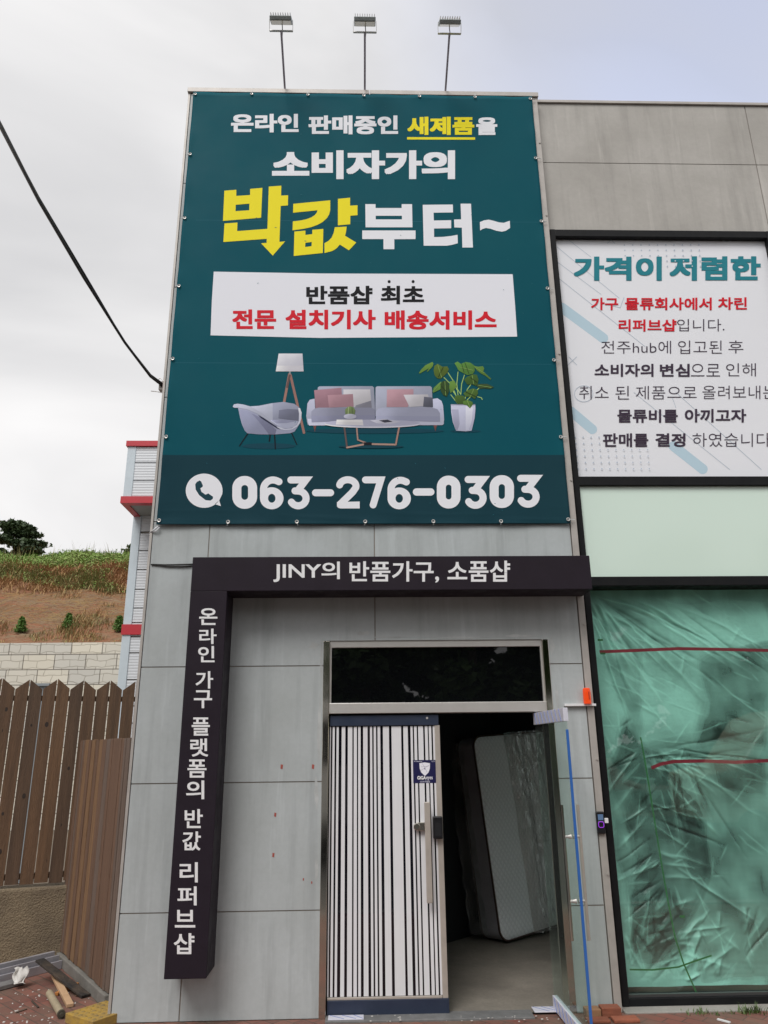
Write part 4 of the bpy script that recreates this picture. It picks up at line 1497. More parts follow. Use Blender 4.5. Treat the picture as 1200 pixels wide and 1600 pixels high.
VT = [('온', 300, 365, 115, 175), ('라', 300, 362, 188, 243), ('인', 296, 355, 250, 308), ('가', 287, 350, 340, 402), ('구', 281, 346, 408, 472), ('플', 273, 338, 505, 570), ('랫', 268, 332, 580, 645), ('폼', 258, 326, 655, 720), ('의', 253, 318, 730, 797), ('반', 248, 313, 832, 900), ('값', 240, 306, 912, 980), ('리', 230, 295, 1022, 1094), ('퍼', 222, 291, 1108, 1176), ('브', 213, 286, 1192, 1255), ('샵', 209, 283, 1275, 1350)]
for ch, a, b, c, d in VT:
    text(ls, ch, (180 + a / 2.285, 180 + b / 2.285, 900 + c / 2.285, 900 + d / 2.285), YS, S_INK, 0.01, 0.008)

# ------------------------------------------------------------------ white poster in the upper window
YO = YR + 0.03
po = thing('window_poster', (2.97, YO, 4.12), 'white printed poster with teal, red and black lettering filling the upper window', 'poster')
g = MB()
g.box(FX0 + 0.051, FX1 - 0.086, YO, YO + 0.012, 4.116, 6.669)
g.build('sheet', mat('white_poster_sheet', (0.79, 0.80, 0.84), 0.35, var=0.25, vscale=0.8, c2=(0.74, 0.75, 0.80), bump=0.05, bscale=2.0), po)
zo = zoomed(840, 340, 3.3333, YO, 0.0003)
def pattern(name, c, lst):
    g = MB()
    if len(lst) > 20:
        for lp in lst: g.flat([lp], zo())
        return tag(g.build(name, c, po), kind='stuff')
    for lp in lst:
        g = MB()
        g.flat([lp], zo())
        g.build(name, c, po)
fnp = ink(178, 196, 208)
pattern('printed_bar', ink(172, 194, 206), [stroke([(128, 470), (342, 628)], 52), stroke([(175, 1010), (285, 1103)], 50), stroke([(708, 1190), (860, 1310)], 52)])
zo = zoomed(840, 340, 3.3333, YO, 0.0011)
lines = [[(150, 108), (277, 205)], [(100, 152), (425, 420)], [(108, 235), (330, 400)], [(112, 318), (560, 672)], [(500, 910), (1000, 1312)], [(720, 910), (1165, 1312)], [(700, 935), (720, 990)], [(450, 415), (430, 470), (390, 460)]]
xm = [[(362, 135), (402, 100)], [(365, 100), (402, 135)], [(160, 765), (204, 725)], [(162, 725), (204, 768)]]
circ = [arc(240, 918, 48, 42, 0, 360, 30), arc(985, 95, 52, 30, 10, 172, 20)]
pattern('printed_line', ink(168, 180, 192), [stroke(l, 2.2, 4) for l in lines + xm + circ])
zo = zoomed(840, 340, 3.3333, YO, 0.0011)
dots = [arc(450 + i * 43 + j * 2, 115 + j * 28, 4, 4, 0, 315, 7) for i in range(10) for j in range(6) if j < 4 or i > 3]
dots += [arc(195 + i * 41 + j * 3, 1145 + j * 33, 4, 4, 0, 315, 7) for i in range(10) for j in range(6) if j > 1 or i < 4]
pattern('printed_dot', ink(176, 186, 198), dots)
YQ = YO - 0.0028
TL = ink(42, 120, 132)
D_INK = ink(62, 52, 66)
text(po, '가격이', (896.5, 1034, 401, 438.5), YQ, TL, 0.006, 0.032)
text(po, '저렴한', (1046, 1188.5, 400.5, 438.5), YQ, TL, 0.006, 0.032)
PT = [('가구', 923.5, 966, 465, 484.5, 1, 0), ('물류회사에서', 976.5, 1112, 465, 484.5, 1, 0), ('차린', 1122, 1167, 464.5, 484, 1, 0),
      ('리퍼브샵', 966.6, 1057, 499, 518, 1, 0), ('입니다.', 1058, 1132, 498.5, 517.5, 0, 1),
      ('전주hub에', 939.6, 1048.5, 532.5, 552.5, 0, 1), ('입고된', 1059.5, 1128, 532, 552.5, 0, 1), ('후', 1138, 1161.5, 532, 552, 0, 1),
      ('소비자의', 929, 1021, 568.5, 588.5, 1, 1), ('변심', 1031, 1077.5, 568.5, 588.5, 1, 1), ('으로', 1079.5, 1125, 568.5, 588, 0, 1), ('인해', 1134.5, 1181, 567.5, 588, 0, 1),
      ('취소', 905, 951, 603, 624, 0, 1), ('된', 961.5, 983, 603, 624, 0, 1), ('제품으로', 993.5, 1088.5, 603, 624, 0, 1), ('올려보내는', 1097.5, 1213, 602.5, 623.5, 0, 1),
      ('물류비를', 964.5, 1059, 639.5, 660.5, 1, 1), ('아끼고자', 1070, 1166, 639, 660, 1, 1),
      ('판매를', 942, 1013, 677, 698.5, 1, 1), ('결정', 1024, 1071, 677, 698, 1, 1), ('하였습니다.', 1082, 1209, 676.5, 698, 0, 1)]
for s, a, b, c, d, bold, dark in PT:
    text(po, s, (a, b, c, d), YQ, (D_INK if dark else R_INK), 0.008 if bold else -0.008, 0.016 if bold else 0.0)

#DETAILS
# ------------------------------------------------------------------ plastic sheeting behind the shop window
YG = YR + 0.05
A0 = P(922, 918, YG)
B0 = P(1012, 1190, YG)
C0 = P(1082, 1545, YG)
def ridge(t):
    return (1 - abs(2 * (t - math.floor(t)) - 1)) ** 2.2
def pp(lst): return [(P(x, y, YG).x, P(x, y, YG).z) for x, y in lst]
# creases: (x, z, angle, half length, half width, height)
rc = random.Random(31)
CR = []
def crease(px0, py0, px1, py1, w_, h_):
    a, b = P(px0, py0, YG), P(px1, py1, YG)
    CR.append(((a.x + b.x) / 2, (a.z + b.z) / 2, atan2(b.z - a.z, b.x - a.x), hypot(b.x - a.x, b.z - a.z) / 2, w_, h_))
for _ in range(34):                      # long pulls from the upper left corner and the top edge
    x0, y0 = rc.uniform(925, 1080), rc.uniform(915, 940)
    if rc.random() < 0.55: x0, y0 = rc.uniform(920, 935), rc.uniform(915, 950)
    sl = rc.uniform(0.38, 0.72) if x0 > 940 else rc.uniform(0.4, 3.2)
    ln = rc.uniform(60, 260)
    k = hypot(1, sl)
    crease(x0 + 6 / k, y0 + 6 * sl / k, x0 + ln / k, y0 + ln * sl / k, rc.uniform(0.006, 0.02), rc.choice((-1, 1)) * rc.uniform(0.006, 0.016))
for _ in range(46):                      # gathers either side of the seam
    t = rc.random()
    sx, sy = 1008 + 70 * t ** 1.3, 1165 + 350 * t
    d = rc.choice((-1, 1))
    ln = rc.uniform(15, 70) if d < 0 else rc.uniform(20, 130)
    sl = rc.uniform(-0.4, 0.7) if d > 0 else rc.uniform(0.1, 1.5)
    crease(sx, sy, sx + d * ln, sy + ln * sl, rc.uniform(0.006, 0.018), rc.choice((-1, 1)) * rc.uniform(0.006, 0.015))
for _ in range(30):                      # fan under the second red strip
    a = rc.uniform(-0.2, 1.5)
    ln = rc.uniform(40, 190)
    x0, y0 = 1020 + rc.uniform(-8, 60), 1170 + rc.uniform(-10, 25)
    crease(x0, y0, x0 + ln * cos(a), y0 + ln * sin(a), rc.uniform(0.006, 0.016), rc.choice((-1, 1)) * rc.uniform(0.005, 0.014))
for _ in range(40):                      # bunching at the foot
    x0, y0 = rc.uniform(985, 1190), rc.uniform(1440, 1550)
    a = rc.gauss(1.3, 0.5)
    ln = rc.uniform(20, 80)
    crease(x0, y0, x0 + ln * cos(a), y0 - ln * sin(a), rc.uniform(0.008, 0.025), rc.choice((-1, 1)) * rc.uniform(0.008, 0.022))
for _ in range(40):                      # stray wrinkles
    x0, y0 = rc.uniform(930, 1200), rc.uniform(960, 1500)
    a = rc.uniform(0, pi)
    ln = rc.uniform(15, 60)
    crease(x0, y0, x0 + ln * cos(a), y0 + ln * sin(a), rc.uniform(0.006, 0.016), rc.choice((-1, 1)) * rc.uniform(0.003, 0.009))
crease(1060, 1355, 1200, 1450, 0.012, 0.02)
crease(1075, 1185, 1115, 1290, 0.01, 0.014)
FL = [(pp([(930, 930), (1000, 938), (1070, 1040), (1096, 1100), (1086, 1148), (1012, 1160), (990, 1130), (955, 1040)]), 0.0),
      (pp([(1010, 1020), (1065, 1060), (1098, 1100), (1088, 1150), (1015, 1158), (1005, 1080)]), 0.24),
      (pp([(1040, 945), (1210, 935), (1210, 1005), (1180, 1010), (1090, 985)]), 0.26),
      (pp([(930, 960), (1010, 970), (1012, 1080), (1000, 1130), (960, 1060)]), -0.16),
      (pp([(1100, 1030), (1130, 1012), (1210, 1005), (1210, 1165), (1150, 1160), (1095, 1165), (1110, 1100)]), -0.30),  # dark reflection of trees, painted into the film by making it clearer
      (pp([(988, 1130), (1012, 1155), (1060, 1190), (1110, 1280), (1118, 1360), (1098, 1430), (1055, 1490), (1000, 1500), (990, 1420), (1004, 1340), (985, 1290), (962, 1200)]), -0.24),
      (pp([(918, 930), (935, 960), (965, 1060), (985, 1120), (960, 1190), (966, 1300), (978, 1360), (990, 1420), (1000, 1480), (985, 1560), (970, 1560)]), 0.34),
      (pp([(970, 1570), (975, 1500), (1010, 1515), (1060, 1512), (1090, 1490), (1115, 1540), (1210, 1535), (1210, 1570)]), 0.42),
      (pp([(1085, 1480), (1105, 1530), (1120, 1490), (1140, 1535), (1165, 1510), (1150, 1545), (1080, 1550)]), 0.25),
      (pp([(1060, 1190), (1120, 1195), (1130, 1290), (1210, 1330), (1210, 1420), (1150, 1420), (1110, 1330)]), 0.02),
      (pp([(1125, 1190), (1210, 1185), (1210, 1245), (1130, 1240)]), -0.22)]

for _ in range(105):                     # fine bright creases of doubled film
    x0, y0 = rc.uniform(925, 1200), rc.uniform(930, 1540)
    k = rc.random()
    if y0 < 1110: a = rc.gauss(0.62, 0.16) if x0 > 960 else rc.gauss(1.1, 0.2)
    elif k < 0.5: a = atan2(y0 - 1180, x0 - 1010) + rc.gauss(0, 0.15)
    else: a = rc.uniform(0, pi)
    ln = rc.uniform(12, 90) * (1.5 if y0 < 1110 else 0.8)
    crease(x0 - ln * cos(a) / 2, y0 - ln * sin(a) / 2, x0 + ln * cos(a) / 2, y0 + ln * sin(a) / 2, rc.uniform(0.0035, 0.006), rc.choice((-1, 1, 1)) * rc.uniform(0.001, 0.004))
def sheet_mesh(x0, x1, z0, z1, nx, nz, yb, m, parent):
    xs_, zs_ = np.linspace(x0, x1, nx + 1), np.linspace(z0, z1, nz + 1)
    X, Z = np.meshgrid(xs_, zs_)
    def nz_(fx, fz, o):
        # noise on a coarse lattice, smoothly enlarged
        sx, sz = 56, 84
        g_ = np.array([[mn.noise((x0 + (x1 - x0) * i / sx * 1.0 * fx, (z0 + (z1 - z0) * j / sz) * fz, o)) for i in range(sx + 1)] for j in range(sz + 1)])
        u, v = (X - x0) / (x1 - x0) * sx, (Z - z0) / (z1 - z0) * sz
        i0, j0 = np.clip(u.astype(int), 0, sx - 1), np.clip(v.astype(int), 0, sz - 1)
        fu, fv = u - i0, v - j0
        fu, fv = fu * fu * (3 - 2 * fu), fv * fv * (3 - 2 * fv)
        return (g_[j0, i0] * (1 - fu) + g_[j0, i0 + 1] * fu) * (1 - fv) + (g_[j0 + 1, i0] * (1 - fu) + g_[j0 + 1, i0 + 1] * fu) * fv
    wx, wz = nz_(4, 4, 6.2), nz_(4, 4, 16.1)
    n5 = nz_(5, 5, 2.4)
    h = 0.022 * nz_(1.3, 1.0, 3.3) + 0.010 * nz_(3.2, 2.6, 8.1) + 0.004 * nz_(8, 7, 14.5)
    h += 0.05 * np.clip(0.6 - Z, 0, 1) * nz_(5, 4, 8.7)
    dbl = np.zeros_like(h)
    XW, ZW = X + 0.02 * wx, Z + 0.02 * wz
    for cx, cz, a, hl, w_, hh in CR:
        dx, dz = XW - cx, ZW - cz
        u = (dx * cos(a) + dz * sin(a)) / hl
        v = np.abs((-dx * sin(a) + dz * cos(a)) / w_)
        k = np.where(np.abs(u) < 1, (1 - u * u), 0) * np.exp(-np.minimum(v, 30) ** 1.25)
        h += hh * k
        dbl += k * (0.3 if w_ < 0.0062 else 0.22 if hh > 0 else -0.15)
    q = 0.06 * nz_(3, 3, 21.3) + 0.03 * nz_(9, 9, 4.6)
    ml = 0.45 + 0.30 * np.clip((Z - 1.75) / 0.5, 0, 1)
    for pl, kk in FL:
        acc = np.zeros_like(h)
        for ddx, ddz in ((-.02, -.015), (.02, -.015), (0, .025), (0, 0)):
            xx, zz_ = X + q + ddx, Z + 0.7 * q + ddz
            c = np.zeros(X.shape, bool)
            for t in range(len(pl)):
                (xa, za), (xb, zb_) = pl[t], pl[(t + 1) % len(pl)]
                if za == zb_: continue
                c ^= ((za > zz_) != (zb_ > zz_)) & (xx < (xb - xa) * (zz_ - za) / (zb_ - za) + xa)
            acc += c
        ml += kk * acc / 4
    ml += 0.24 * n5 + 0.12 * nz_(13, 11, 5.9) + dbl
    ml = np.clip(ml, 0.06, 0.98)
    vs = np.stack([X, yb - 1.05 * h, Z], -1).reshape(-1, 3)
    fs = [(r * (nx + 1) + c, r * (nx + 1) + c + 1, (r + 1) * (nx + 1) + c + 1, (r + 1) * (nx + 1) + c) for r in range(nz) for c in range(nx)]
    g = MB()
    g.add(vs.tolist(), fs)
    o = g.build('film_layer', m, parent, smooth=True)
    at = o.data.attributes.new('milk_and_reflection', 'FLOAT', 'POINT')
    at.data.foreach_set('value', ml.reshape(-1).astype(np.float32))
    return o
M_sheet = film('green_plastic_film', (0.48, 0.86, 0.76), 0.66, transl=0.14, rough=0.4, gloss=0.0, attr='milk_and_reflection', bump=0.15, bscale=9)
ps = thing('plastic_sheet', (2.95, YG, 0.12), 'crumpled translucent green plastic sheet hung behind the large shop window', 'plastic sheet')
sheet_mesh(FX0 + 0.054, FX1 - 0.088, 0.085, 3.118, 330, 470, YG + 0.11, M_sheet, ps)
def tape(label, pts, w, m, group=None, name='tape_strip'):
    g = MB()
    pw = [P(x, y, YR + 0.046) for x, y in pts]
    for i, (a, b) in enumerate(zip(pw, pw[1:])):
        d = (b - a).normalized()
        n = Vector((-d.z, 0, d.x)) * w / 2
        g.add([a - n, b - n, b + n, a + n, a - n + Vector((0, .0015, 0)), b - n + Vector((0, .0015, 0)), b + n + Vector((0, .0015, 0)), a + n + Vector((0, .0015, 0))],
              [(0, 1, 2, 3), (7, 6, 5, 4), (0, 4, 5, 1), (1, 5, 6, 2), (2, 6, 7, 3), (3, 7, 4, 0)])
    return tag(g.build(name, m), label, 'tape', group)
M_rtape = mat('dark_red_tape', (0.30, 0.03, 0.05), 0.4, var=0.4, vscale=6)
M_gtape = mat('green_tape', (0.05, 0.2, 0.07), 0.4, var=0.4, vscale=6)
tape('upper dark red tape strip across the green sheet near its top', [(937, 1018.5), (1000, 1016), (1060, 1013.5), (1120, 1014.5), (1210, 1016.5)], 0.026, M_rtape, 'red tape strips on the green sheet')
tape('lower dark red tape strip across the middle of the green sheet', [(1018, 1200), (1032, 1194), (1052, 1190), (1100, 1189), (1150, 1191), (1210, 1188)], 0.026, M_rtape, 'red tape strips on the green sheet')
tape('long green tape strip running down the green sheet', [(1001, 1152), (1008, 1190), (1016, 1240), (1024, 1290), (1033, 1345), (1044, 1410), (1055, 1465), (1068, 1505), (1090, 1555)], 0.011, M_gtape, 'green tape strips on the green sheet')
tape('short green tape strip along the foot of the green sheet', [(984, 1515), (1020, 1515.5), (1060, 1511), (1085, 1502), (1112, 1493)], 0.011, M_gtape, 'green tape strips on the green sheet')
for x, y, la in ((942, 1021, 'tiny green tape tab under the left end of the upper red strip'), (1066, 1432, 'tiny green tape tab beside the long green strip'), (938, 1000, 'tiny green tape tab above the left end of the upper red strip')):
    tape(la, [(x - 4, y), (x + 4, y)], 0.016, M_gtape, 'green tape tabs', 'tape_tab')

# ------------------------------------------------------------------ mattress inside
def mattress():
    base = Vector((1.32, 1.90, 0.006))
    t = thing('mattress', base, 'thick quilted mattress with dark piping standing on edge inside the doorway', 'mattress')
    t.rotation_euler = Matrix.Rotation(rad(36), 3, 'Z').to_euler()
    W, H, T = 1.5, 1.9, 0.25
    tiltm = Matrix.Rotation(rad(-5.0), 3, 'X') @ Matrix.Rotation(rad(-3.0), 3, 'Y')
    def rot(p):
        return tiltm @ Vector(p) + Vector((0, 0, 0.025))
    def rrect(m, r, n=7):
        o = []
        for cx, cz, a in ((W - m - r, m + r, -90), (W - m - r, H - m - r, 0), (m + r, H - m - r, 90), (m + r, m + r, 180)):
            o += arc(cx, cz, r, r, a, a + 90, n)
        return o
    ring = rrect(0, 0.11)
    n = len(ring)
    g = MB()
    vs = [rot((p[0], 0, p[1])) for p in ring] + [rot((p[0], T, p[1])) for p in ring]
    g.add(vs, [(i, i + n, (i + 1) % n + n, (i + 1) % n) for i in range(n)])
    M_side = mat('grey_mattress_border', (0.42, 0.42, 0.45), 0.9, var=0.4, vscale=4, fine=0.3, bump=0.2, bscale=80)
    o = fixn(g.build('border', M_side, t, smooth=True, local=True))
    # quilted face
    m = bpy.data.materials.new('quilted_fabric')
    m.use_nodes = True
    nt = m.node_tree
    N, L = nt.nodes, nt.links
    b = N['Principled BSDF']
    b.inputs['Base Color'].default_value = (0.40, 0.41, 0.45, 1)
    b.inputs['Roughness'].default_value = 0.8
    tc = N.new('ShaderNodeTexCoord')
    hs = []
    for ang in (38, -38):
        mp = N.new('ShaderNodeMapping')
        mp.inputs['Rotation'].default_value = (0, rad(ang), 0)
        L.new(tc.outputs['Object'], mp.inputs['Vector'])
        wv = N.new('ShaderNodeTexWave')
        wv.bands_direction = 'X'
        wv.inputs['Scale'].default_value = 7.5
        wv.inputs['Distortion'].default_value = 0.3
        L.new(mp.outputs['Vector'], wv.inputs['Vector'])
        pw = N.new('ShaderNodeMath')
        pw.operation = 'POWER'
        pw.inputs[1].default_value = 0.35
        L.new(wv.outputs['Fac'], pw.inputs[0])
        hs.append(pw.outputs[0])
    mn_ = N.new('ShaderNodeMath')
    mn_.operation = 'MINIMUM'
    L.new(hs[0], mn_.inputs[0])
    L.new(hs[1], mn_.inputs[1])
    bp = N.new('ShaderNodeBump')
    bp.inputs['Strength'].default_value = 0.5
    bp.inputs['Distance'].default_value = 0.012
    L.new(mn_.outputs[0], bp.inputs['Height'])
    L.new(bp.outputs['Normal'], b.inputs['Normal'])
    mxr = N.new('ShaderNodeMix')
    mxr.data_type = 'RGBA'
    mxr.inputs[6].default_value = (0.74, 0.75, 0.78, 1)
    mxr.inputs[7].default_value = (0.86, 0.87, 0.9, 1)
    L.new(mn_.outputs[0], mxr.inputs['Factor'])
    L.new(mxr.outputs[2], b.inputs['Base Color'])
    for y, s in ((0.0, -1), (T, 1)):
        g = MB()
        rings = [(0.0, 0.0), (0.012, 0.012), (0.05, 0.022), (0.15, 0.028)]
        allv = []
        for k, (mm, out) in enumerate(rings):
            rr = rrect(mm, max(0.02, 0.11 - mm * 0.5))
            allv += [rot((p[0], y + s * out, p[1])) for p in rr]
        fs = []
        for k in range(len(rings) - 1):
            for i in range(n):
                fs.append((k * n + i, k * n + (i + 1) % n, (k + 1) * n + (i + 1) % n, (k + 1) * n + i))
        fs.append(tuple((len(rings) - 1) * n + i for i in range(n)))
        g.add(allv, fs)
        fixn(g.build('quilted_face', m, t, smooth=True, local=True))
        g = MB()
        pr = ring + [ring[0]]
        g.tube([rot((p[0], y - s * 0.002, p[1])) for p in pr], 0.011, 8, caps=False)
        g.build('piping', mat('dark_brown_piping', (0.05, 0.028, 0.022), 0.7), t, smooth=True, local=True)
    # plastic wrap
    g = MB()
    nx, nz = 90, 130
    vs, fs = [], []
    x0, x1, z0, z1 = 0.44, W + 0.06, 0.0, H + 0.02
    for j in range(nz + 1):
        for i in range(nx + 1):
            x = x0 + (x1 - x0) * i / nx
            z = z0 + (z1 - z0) * j / nz
            q = mn.noise((x * 2, z * 1.2, 4))
            h = 0.035 + 0.05 * ridge(x * 3.1 + 0.35 * q - 0.12 * z) * (0.5 + 0.5 * sin(z * 2)) + 0.02 * ridge(x * 7.3 + 0.7 * mn.noise((x * 2, z * 2.6, 9)) + 0.22 * z)
            h += 0.012 * (1 - abs(mn.noise((x * 8, z * 6, 3)))) ** 3
            e = max(0, 0.5 - z)
            h += 0.12 * e * ridge(x * 4 + z * 3 + q)
            h *= min(1, (x - x0) / 0.06) * 0.98 + 0.02
            vs.append(rot((x + 0.02 * mn.noise((z * 3, 1, 1)), -h - 0.03, z)))
    for j in range(nz):
        for i in range(nx):
            k = j * (nx + 1) + i
            fs.append((k, k + 1, k + nx + 2, k + nx + 1))
    g.add(vs, fs)
    g.build('plastic_wrap', film('clear_wrap', (0.55, 0.55, 0.57), 0.13, transl=0.3, rough=0.12, gloss=0.13, var=0.12, vscale=3, stretch=(2, 2, 0.5), bump=1.0, bscale=6, clear=(0.95, 0.94, 0.92)), t, smooth=True, local=True)
    # wrap ruffle along the left edge
    g = MB()
    vs, fs = [], []
    for j in range(90):
        z = 0.06 + (H - 0.1) * j / 89
        for i in range(5):
            a = -0.03 - 0.012 * i - 0.014 * mn.noise((z * 7, i * 0.8, 1)) * i * 0.7
            vs.append(rot((a, T * 0.55 + 0.05 * i + 0.03 * mn.noise((z * 6, i, 7)), z)))
    for j in range(89):
        for i in range(4):
            k = j * 5 + i
            fs.append((k, k + 1, k + 6, k + 5))
    g.add(vs, fs)
    g.build('plastic_wrap', film('clear_wrap_edge', (0.5, 0.5, 0.5), 0.2, transl=0.3, rough=0.15, gloss=0.06, var=0.15, vscale=5, bump=0.8, bscale=20), t, smooth=True, local=True)
mattress()

# ------------------------------------------------------------------ floodlights over the banner
def floodlight(px_, bpy_, label, tx, pitch):
    base = P(px_, bpy_, 0.06)
    base.z = ZT
    t = thing('floodlight', base, label, 'floodlight', 'floodlights above the banner')
    d = Vector((tx, -0.93, 0.36)).normalized()
    top = base + d * 0.60
    g = MB()
    g.tube([base + Vector((0, 0, -0.002)), base + d * 0.05, top], 0.011, 10)
    g.build('arm', mat('grey_painted_tube', (0.33, 0.31, 0.36), 0.4, metal=0.3), t, smooth=True)
    g = MB()
    g.tube([base + Vector((0, 0, -0.001)), base + Vector((0, 0, 0.02))], 0.03, 12)
    g.build('foot', M_trim, t)
    # U bracket, then the lamp body above it
    W = 0.115
    up_ = Vector((0, -0.35, 0.94)).normalized()
    bw = top
    g = MB()
    g.beam(bw + Vector((-W, 0, 0)), bw + Vector((W, 0, 0)), 0.02, 0.005)
    for s in (-1, 1):
        g.beam(bw + Vector((s * W, 0, 0)), bw + Vector((s * W, 0, 0)) + up_ * 0.105, 0.004, 0.02)
    g.build('bracket', M_satin, t)
    c = bw + up_ * 0.105
    rx = Matrix.Rotation(rad(pitch), 3, 'X')
    ay, az = rx @ Vector((0, 1, 0)), rx @ Vector((0, 0, 1))
    g = MB()
    g.obox(c, (W - 0.008, 0, 0), ay * 0.075, az * 0.02)
    bd = g.build('lamp_body', mat('grey_cast_body', (0.30, 0.33, 0.33), 0.45, metal=0.3, var=0.3, vscale=20), t, bevel=0.006)
    g = MB()
    for k in range(9):
        x = -W + 0.02 + (2 * W - 0.04) * k / 8
        g.obox(c + Vector((x, 0, 0)) + az * 0.034, (0.0025, 0, 0), ay * 0.06, az * 0.014)
    g.build('heat_sink', M_satin, bd)
    g = MB()
    g.obox(c - az * 0.0215, (W - 0.018, 0, 0), ay * 0.062, az * 0.0018)
    g.build('lens', mat('lamp_glass', (0.5, 0.48, 0.38), 0.15), bd)
    g = MB()
    e = c + ay * 0.05 + az * 0.03
    g.tube([top - d * 0.1, top - d * 0.02 + Vector((0.01, 0, 0.02)), (top + e) / 2 + Vector((0.006, 0.03, 0.01)), e], 0.0045, 6)
    g.build('cable', M_cable, t, smooth=True)
floodlight(446, 143, 'left floodlight on a thin arm above the banner', 0.015, 34)
floodlight(570, 145, 'middle floodlight on a thin arm above the banner', 0.0, 32)
floodlight(695, 147, 'right floodlight on a thin arm above the banner, against the bluest sky', -0.01, 42)

# ------------------------------------------------------------------ siren and reader by the door
c = P(906, 1101.5, -0.02)
t = thing('siren_light', (c.x, -0.02, c.z), 'small orange-red warning light on a white strip right of the door', 'warning light')
g = MB()
a, b = P(882, 1102, -0.02), P(931, 1102, -0.02)
g.box(a.x, b.x, -0.03, 0.0, c.z - 0.009, c.z + 0.009)
g.build('strip', M_white, t, bevel=0.002)
q0, q1 = P(918, 1099, -0.03), P(917, 1075, -0.03)
g = MB()
pts = [(q0.x + cos(k * pi / 8) * 0.031 * (1 if True else 0), -0.033 + sin(k * pi / 8) * 0.026) for k in range(16)]
n = 16
prof_ = [(1.0, 0.0), (1.0, 0.75), (0.92, 0.95), (0.7, 1.0)]
vs = [((q0.x + (p[0] - q0.x) * s), -0.033 + (p[1] + 0.033) * s, c.z + 0.009 + (q1.z - c.z - 0.009) * h) for s, h in prof_ for p in pts]
fs = [(k * n + i, k * n + (i + 1) % n, (k + 1) * n + (i + 1) % n, (k + 1) * n + i) for k in range(3) for i in range(n)] + [tuple(3 * n + i for i in range(n))]
g.add(vs, fs)
g.build('lens', mat('orange_red_lens', (0.75, 0.06, 0.01), 0.25, emit=(1, 0.1, 0.01), emits=0.18), t, smooth=False, bevel=0.003)
g = MB()
zc = (q0.z + q1.z) / 2
g.box(q0.x + 0.006, q0.x + 0.013, -0.0605, -0.058, zc - 0.03, zc + 0.03)
g.build('lens_ridge', mat('dark_red_ridge', (0.4, 0.03, 0.01), 0.4), t)

c = P(938, 1286, -0.012)
t = thing('access_reader', (c.x, -0.012, c.z), 'slim black access reader with a purple lit ring beside the shop window', 'access reader')
q1, q0 = P(936, 1268, -0.02), P(940, 1303, -0.02)
hw = 0.031
g = MB()
g.box(c.x - hw, c.x + hw, -0.03, -0.001, q0.z, q1.z)
g.build('body', M_blackp, t, bevel=0.007)
H = q1.z - q0.z
g = MB()
g.box(c.x - 0.02, c.x + 0.02, -0.0325, -0.0295, q1.z - H * 0.38, q1.z - H * 0.12)
g.build('screen', mat('reader_screen', (0.05, 0.08, 0.14), 0.1, emit=(0.2, 0.35, 0.6), emits=0.25), t)
g = MB()
zc = q0.z + H * 0.42
g.tube([(c.x + x * 0.02, -0.0315, zc + z * 0.02) for x, z in [(-1, -.6), (-.6, -1), (.6, -1), (1, -.6), (1, .6), (.6, 1), (-.6, 1), (-1, .6), (-1, -.6)]], 0.0026, 6, caps=False)
g.build('lit_ring', mat('purple_ring', (0.2, 0.02, 0.4), 0.4, emit=(0.35, 0.05, 0.8), emits=0.6), t)
g = MB()
for k in (-1, 0, 1):
    g.box(c.x + k * 0.016 - 0.004, c.x + k * 0.016 + 0.004, -0.0318, -0.0295, q1.z - H * 0.455, q1.z - H * 0.425)
g.build('key', ink(120, 120, 130), t)
g = MB()
e = P(948.5, 1282, -0.01)
g.box(c.x + hw + 0.001, c.x + hw + 0.03, -0.024, -0.0065, e.z - 0.018, e.z + 0.018)
g.build('clip', M_white, t, bevel=0.003)

# ------------------------------------------------------------------ cables
pts = [(-130, -60, -5.2), (-60, 85, -4.2), (0, 195, -3.2), (60, 312, -2.2), (130, 432, -1.25), (195, 535, -0.45), (235, 588, -0.02), (262, 609, 0.07)]
g = MB()
pw = [P(x, y, Y) for x, y, Y in pts]
g.tube(pw, 0.0115, 8)
g.tube([p + Vector((0.012 * sin(i * 2.1), 0, 0.016)) for i, p in enumerate(pw)], 0.007, 6)
tag(g.build('overhead_cable', M_cable, smooth=True), 'thick black overhead cable sagging from the upper left to the corner of the building', 'cable')
c = P(257, 604, 0.07)
t = thing('cable_clamp', (XL - 0.02, 0.07, c.z), 'small grey steel clamp holding the overhead cable at the building corner', 'clamp')
g = MB()
g.box(XL - 0.075, XL - 0.019, 0.05, 0.12, c.z - 0.04, c.z + 0.045)
g.tube([(XL - 0.06, 0.044, c.z + 0.01), (XL - 0.06, 0.05, c.z + 0.01)], 0.014, 10)
g.build('bracket', M_trim, t, bevel=0.006)
g = MB()
g.tube([P(246, 596, 0.04), P(250, 590, 0.04), P(258, 598, 0.05), P(262, 616, 0.05), P(246, 612, 0.04), P(236, 611, 0.04)], 0.004, 6)
g.build('binding_wire', M_satin, t, smooth=True)
g = MB()
yy = 0.02
g.tube([P(300, 165, yy), P(288, 300, yy), P(272, 470, yy), P(262, 560, yy), P(255, 600, yy), P(252.5, 650, yy), P(250, 720, yy), P(245, 822, yy), P(236, 884, yy)], 0.0055, 6)
tag(g.build('thin_wire', mat('brown_wire', (0.16, 0.07, 0.07), 0.6), smooth=True), 'thin brown wire running down the left edge of the pillar', 'wire')
g = MB()
g.tube([P(236, 882, -0.008), P(260, 882.5, -0.01), P(285, 882, -0.012), P(306, 881.5, -0.012)], 0.006, 6)
g.tube([P(236, 882, -0.008), P(262, 885, -0.01), P(285, 885, -0.012), P(306, 883.5, -0.012)], 0.005, 6)
tag(g.build('sign_cable', M_cable, smooth=True), 'pair of short black cables entering the left end of the dark sign', 'cable')
g = MB()
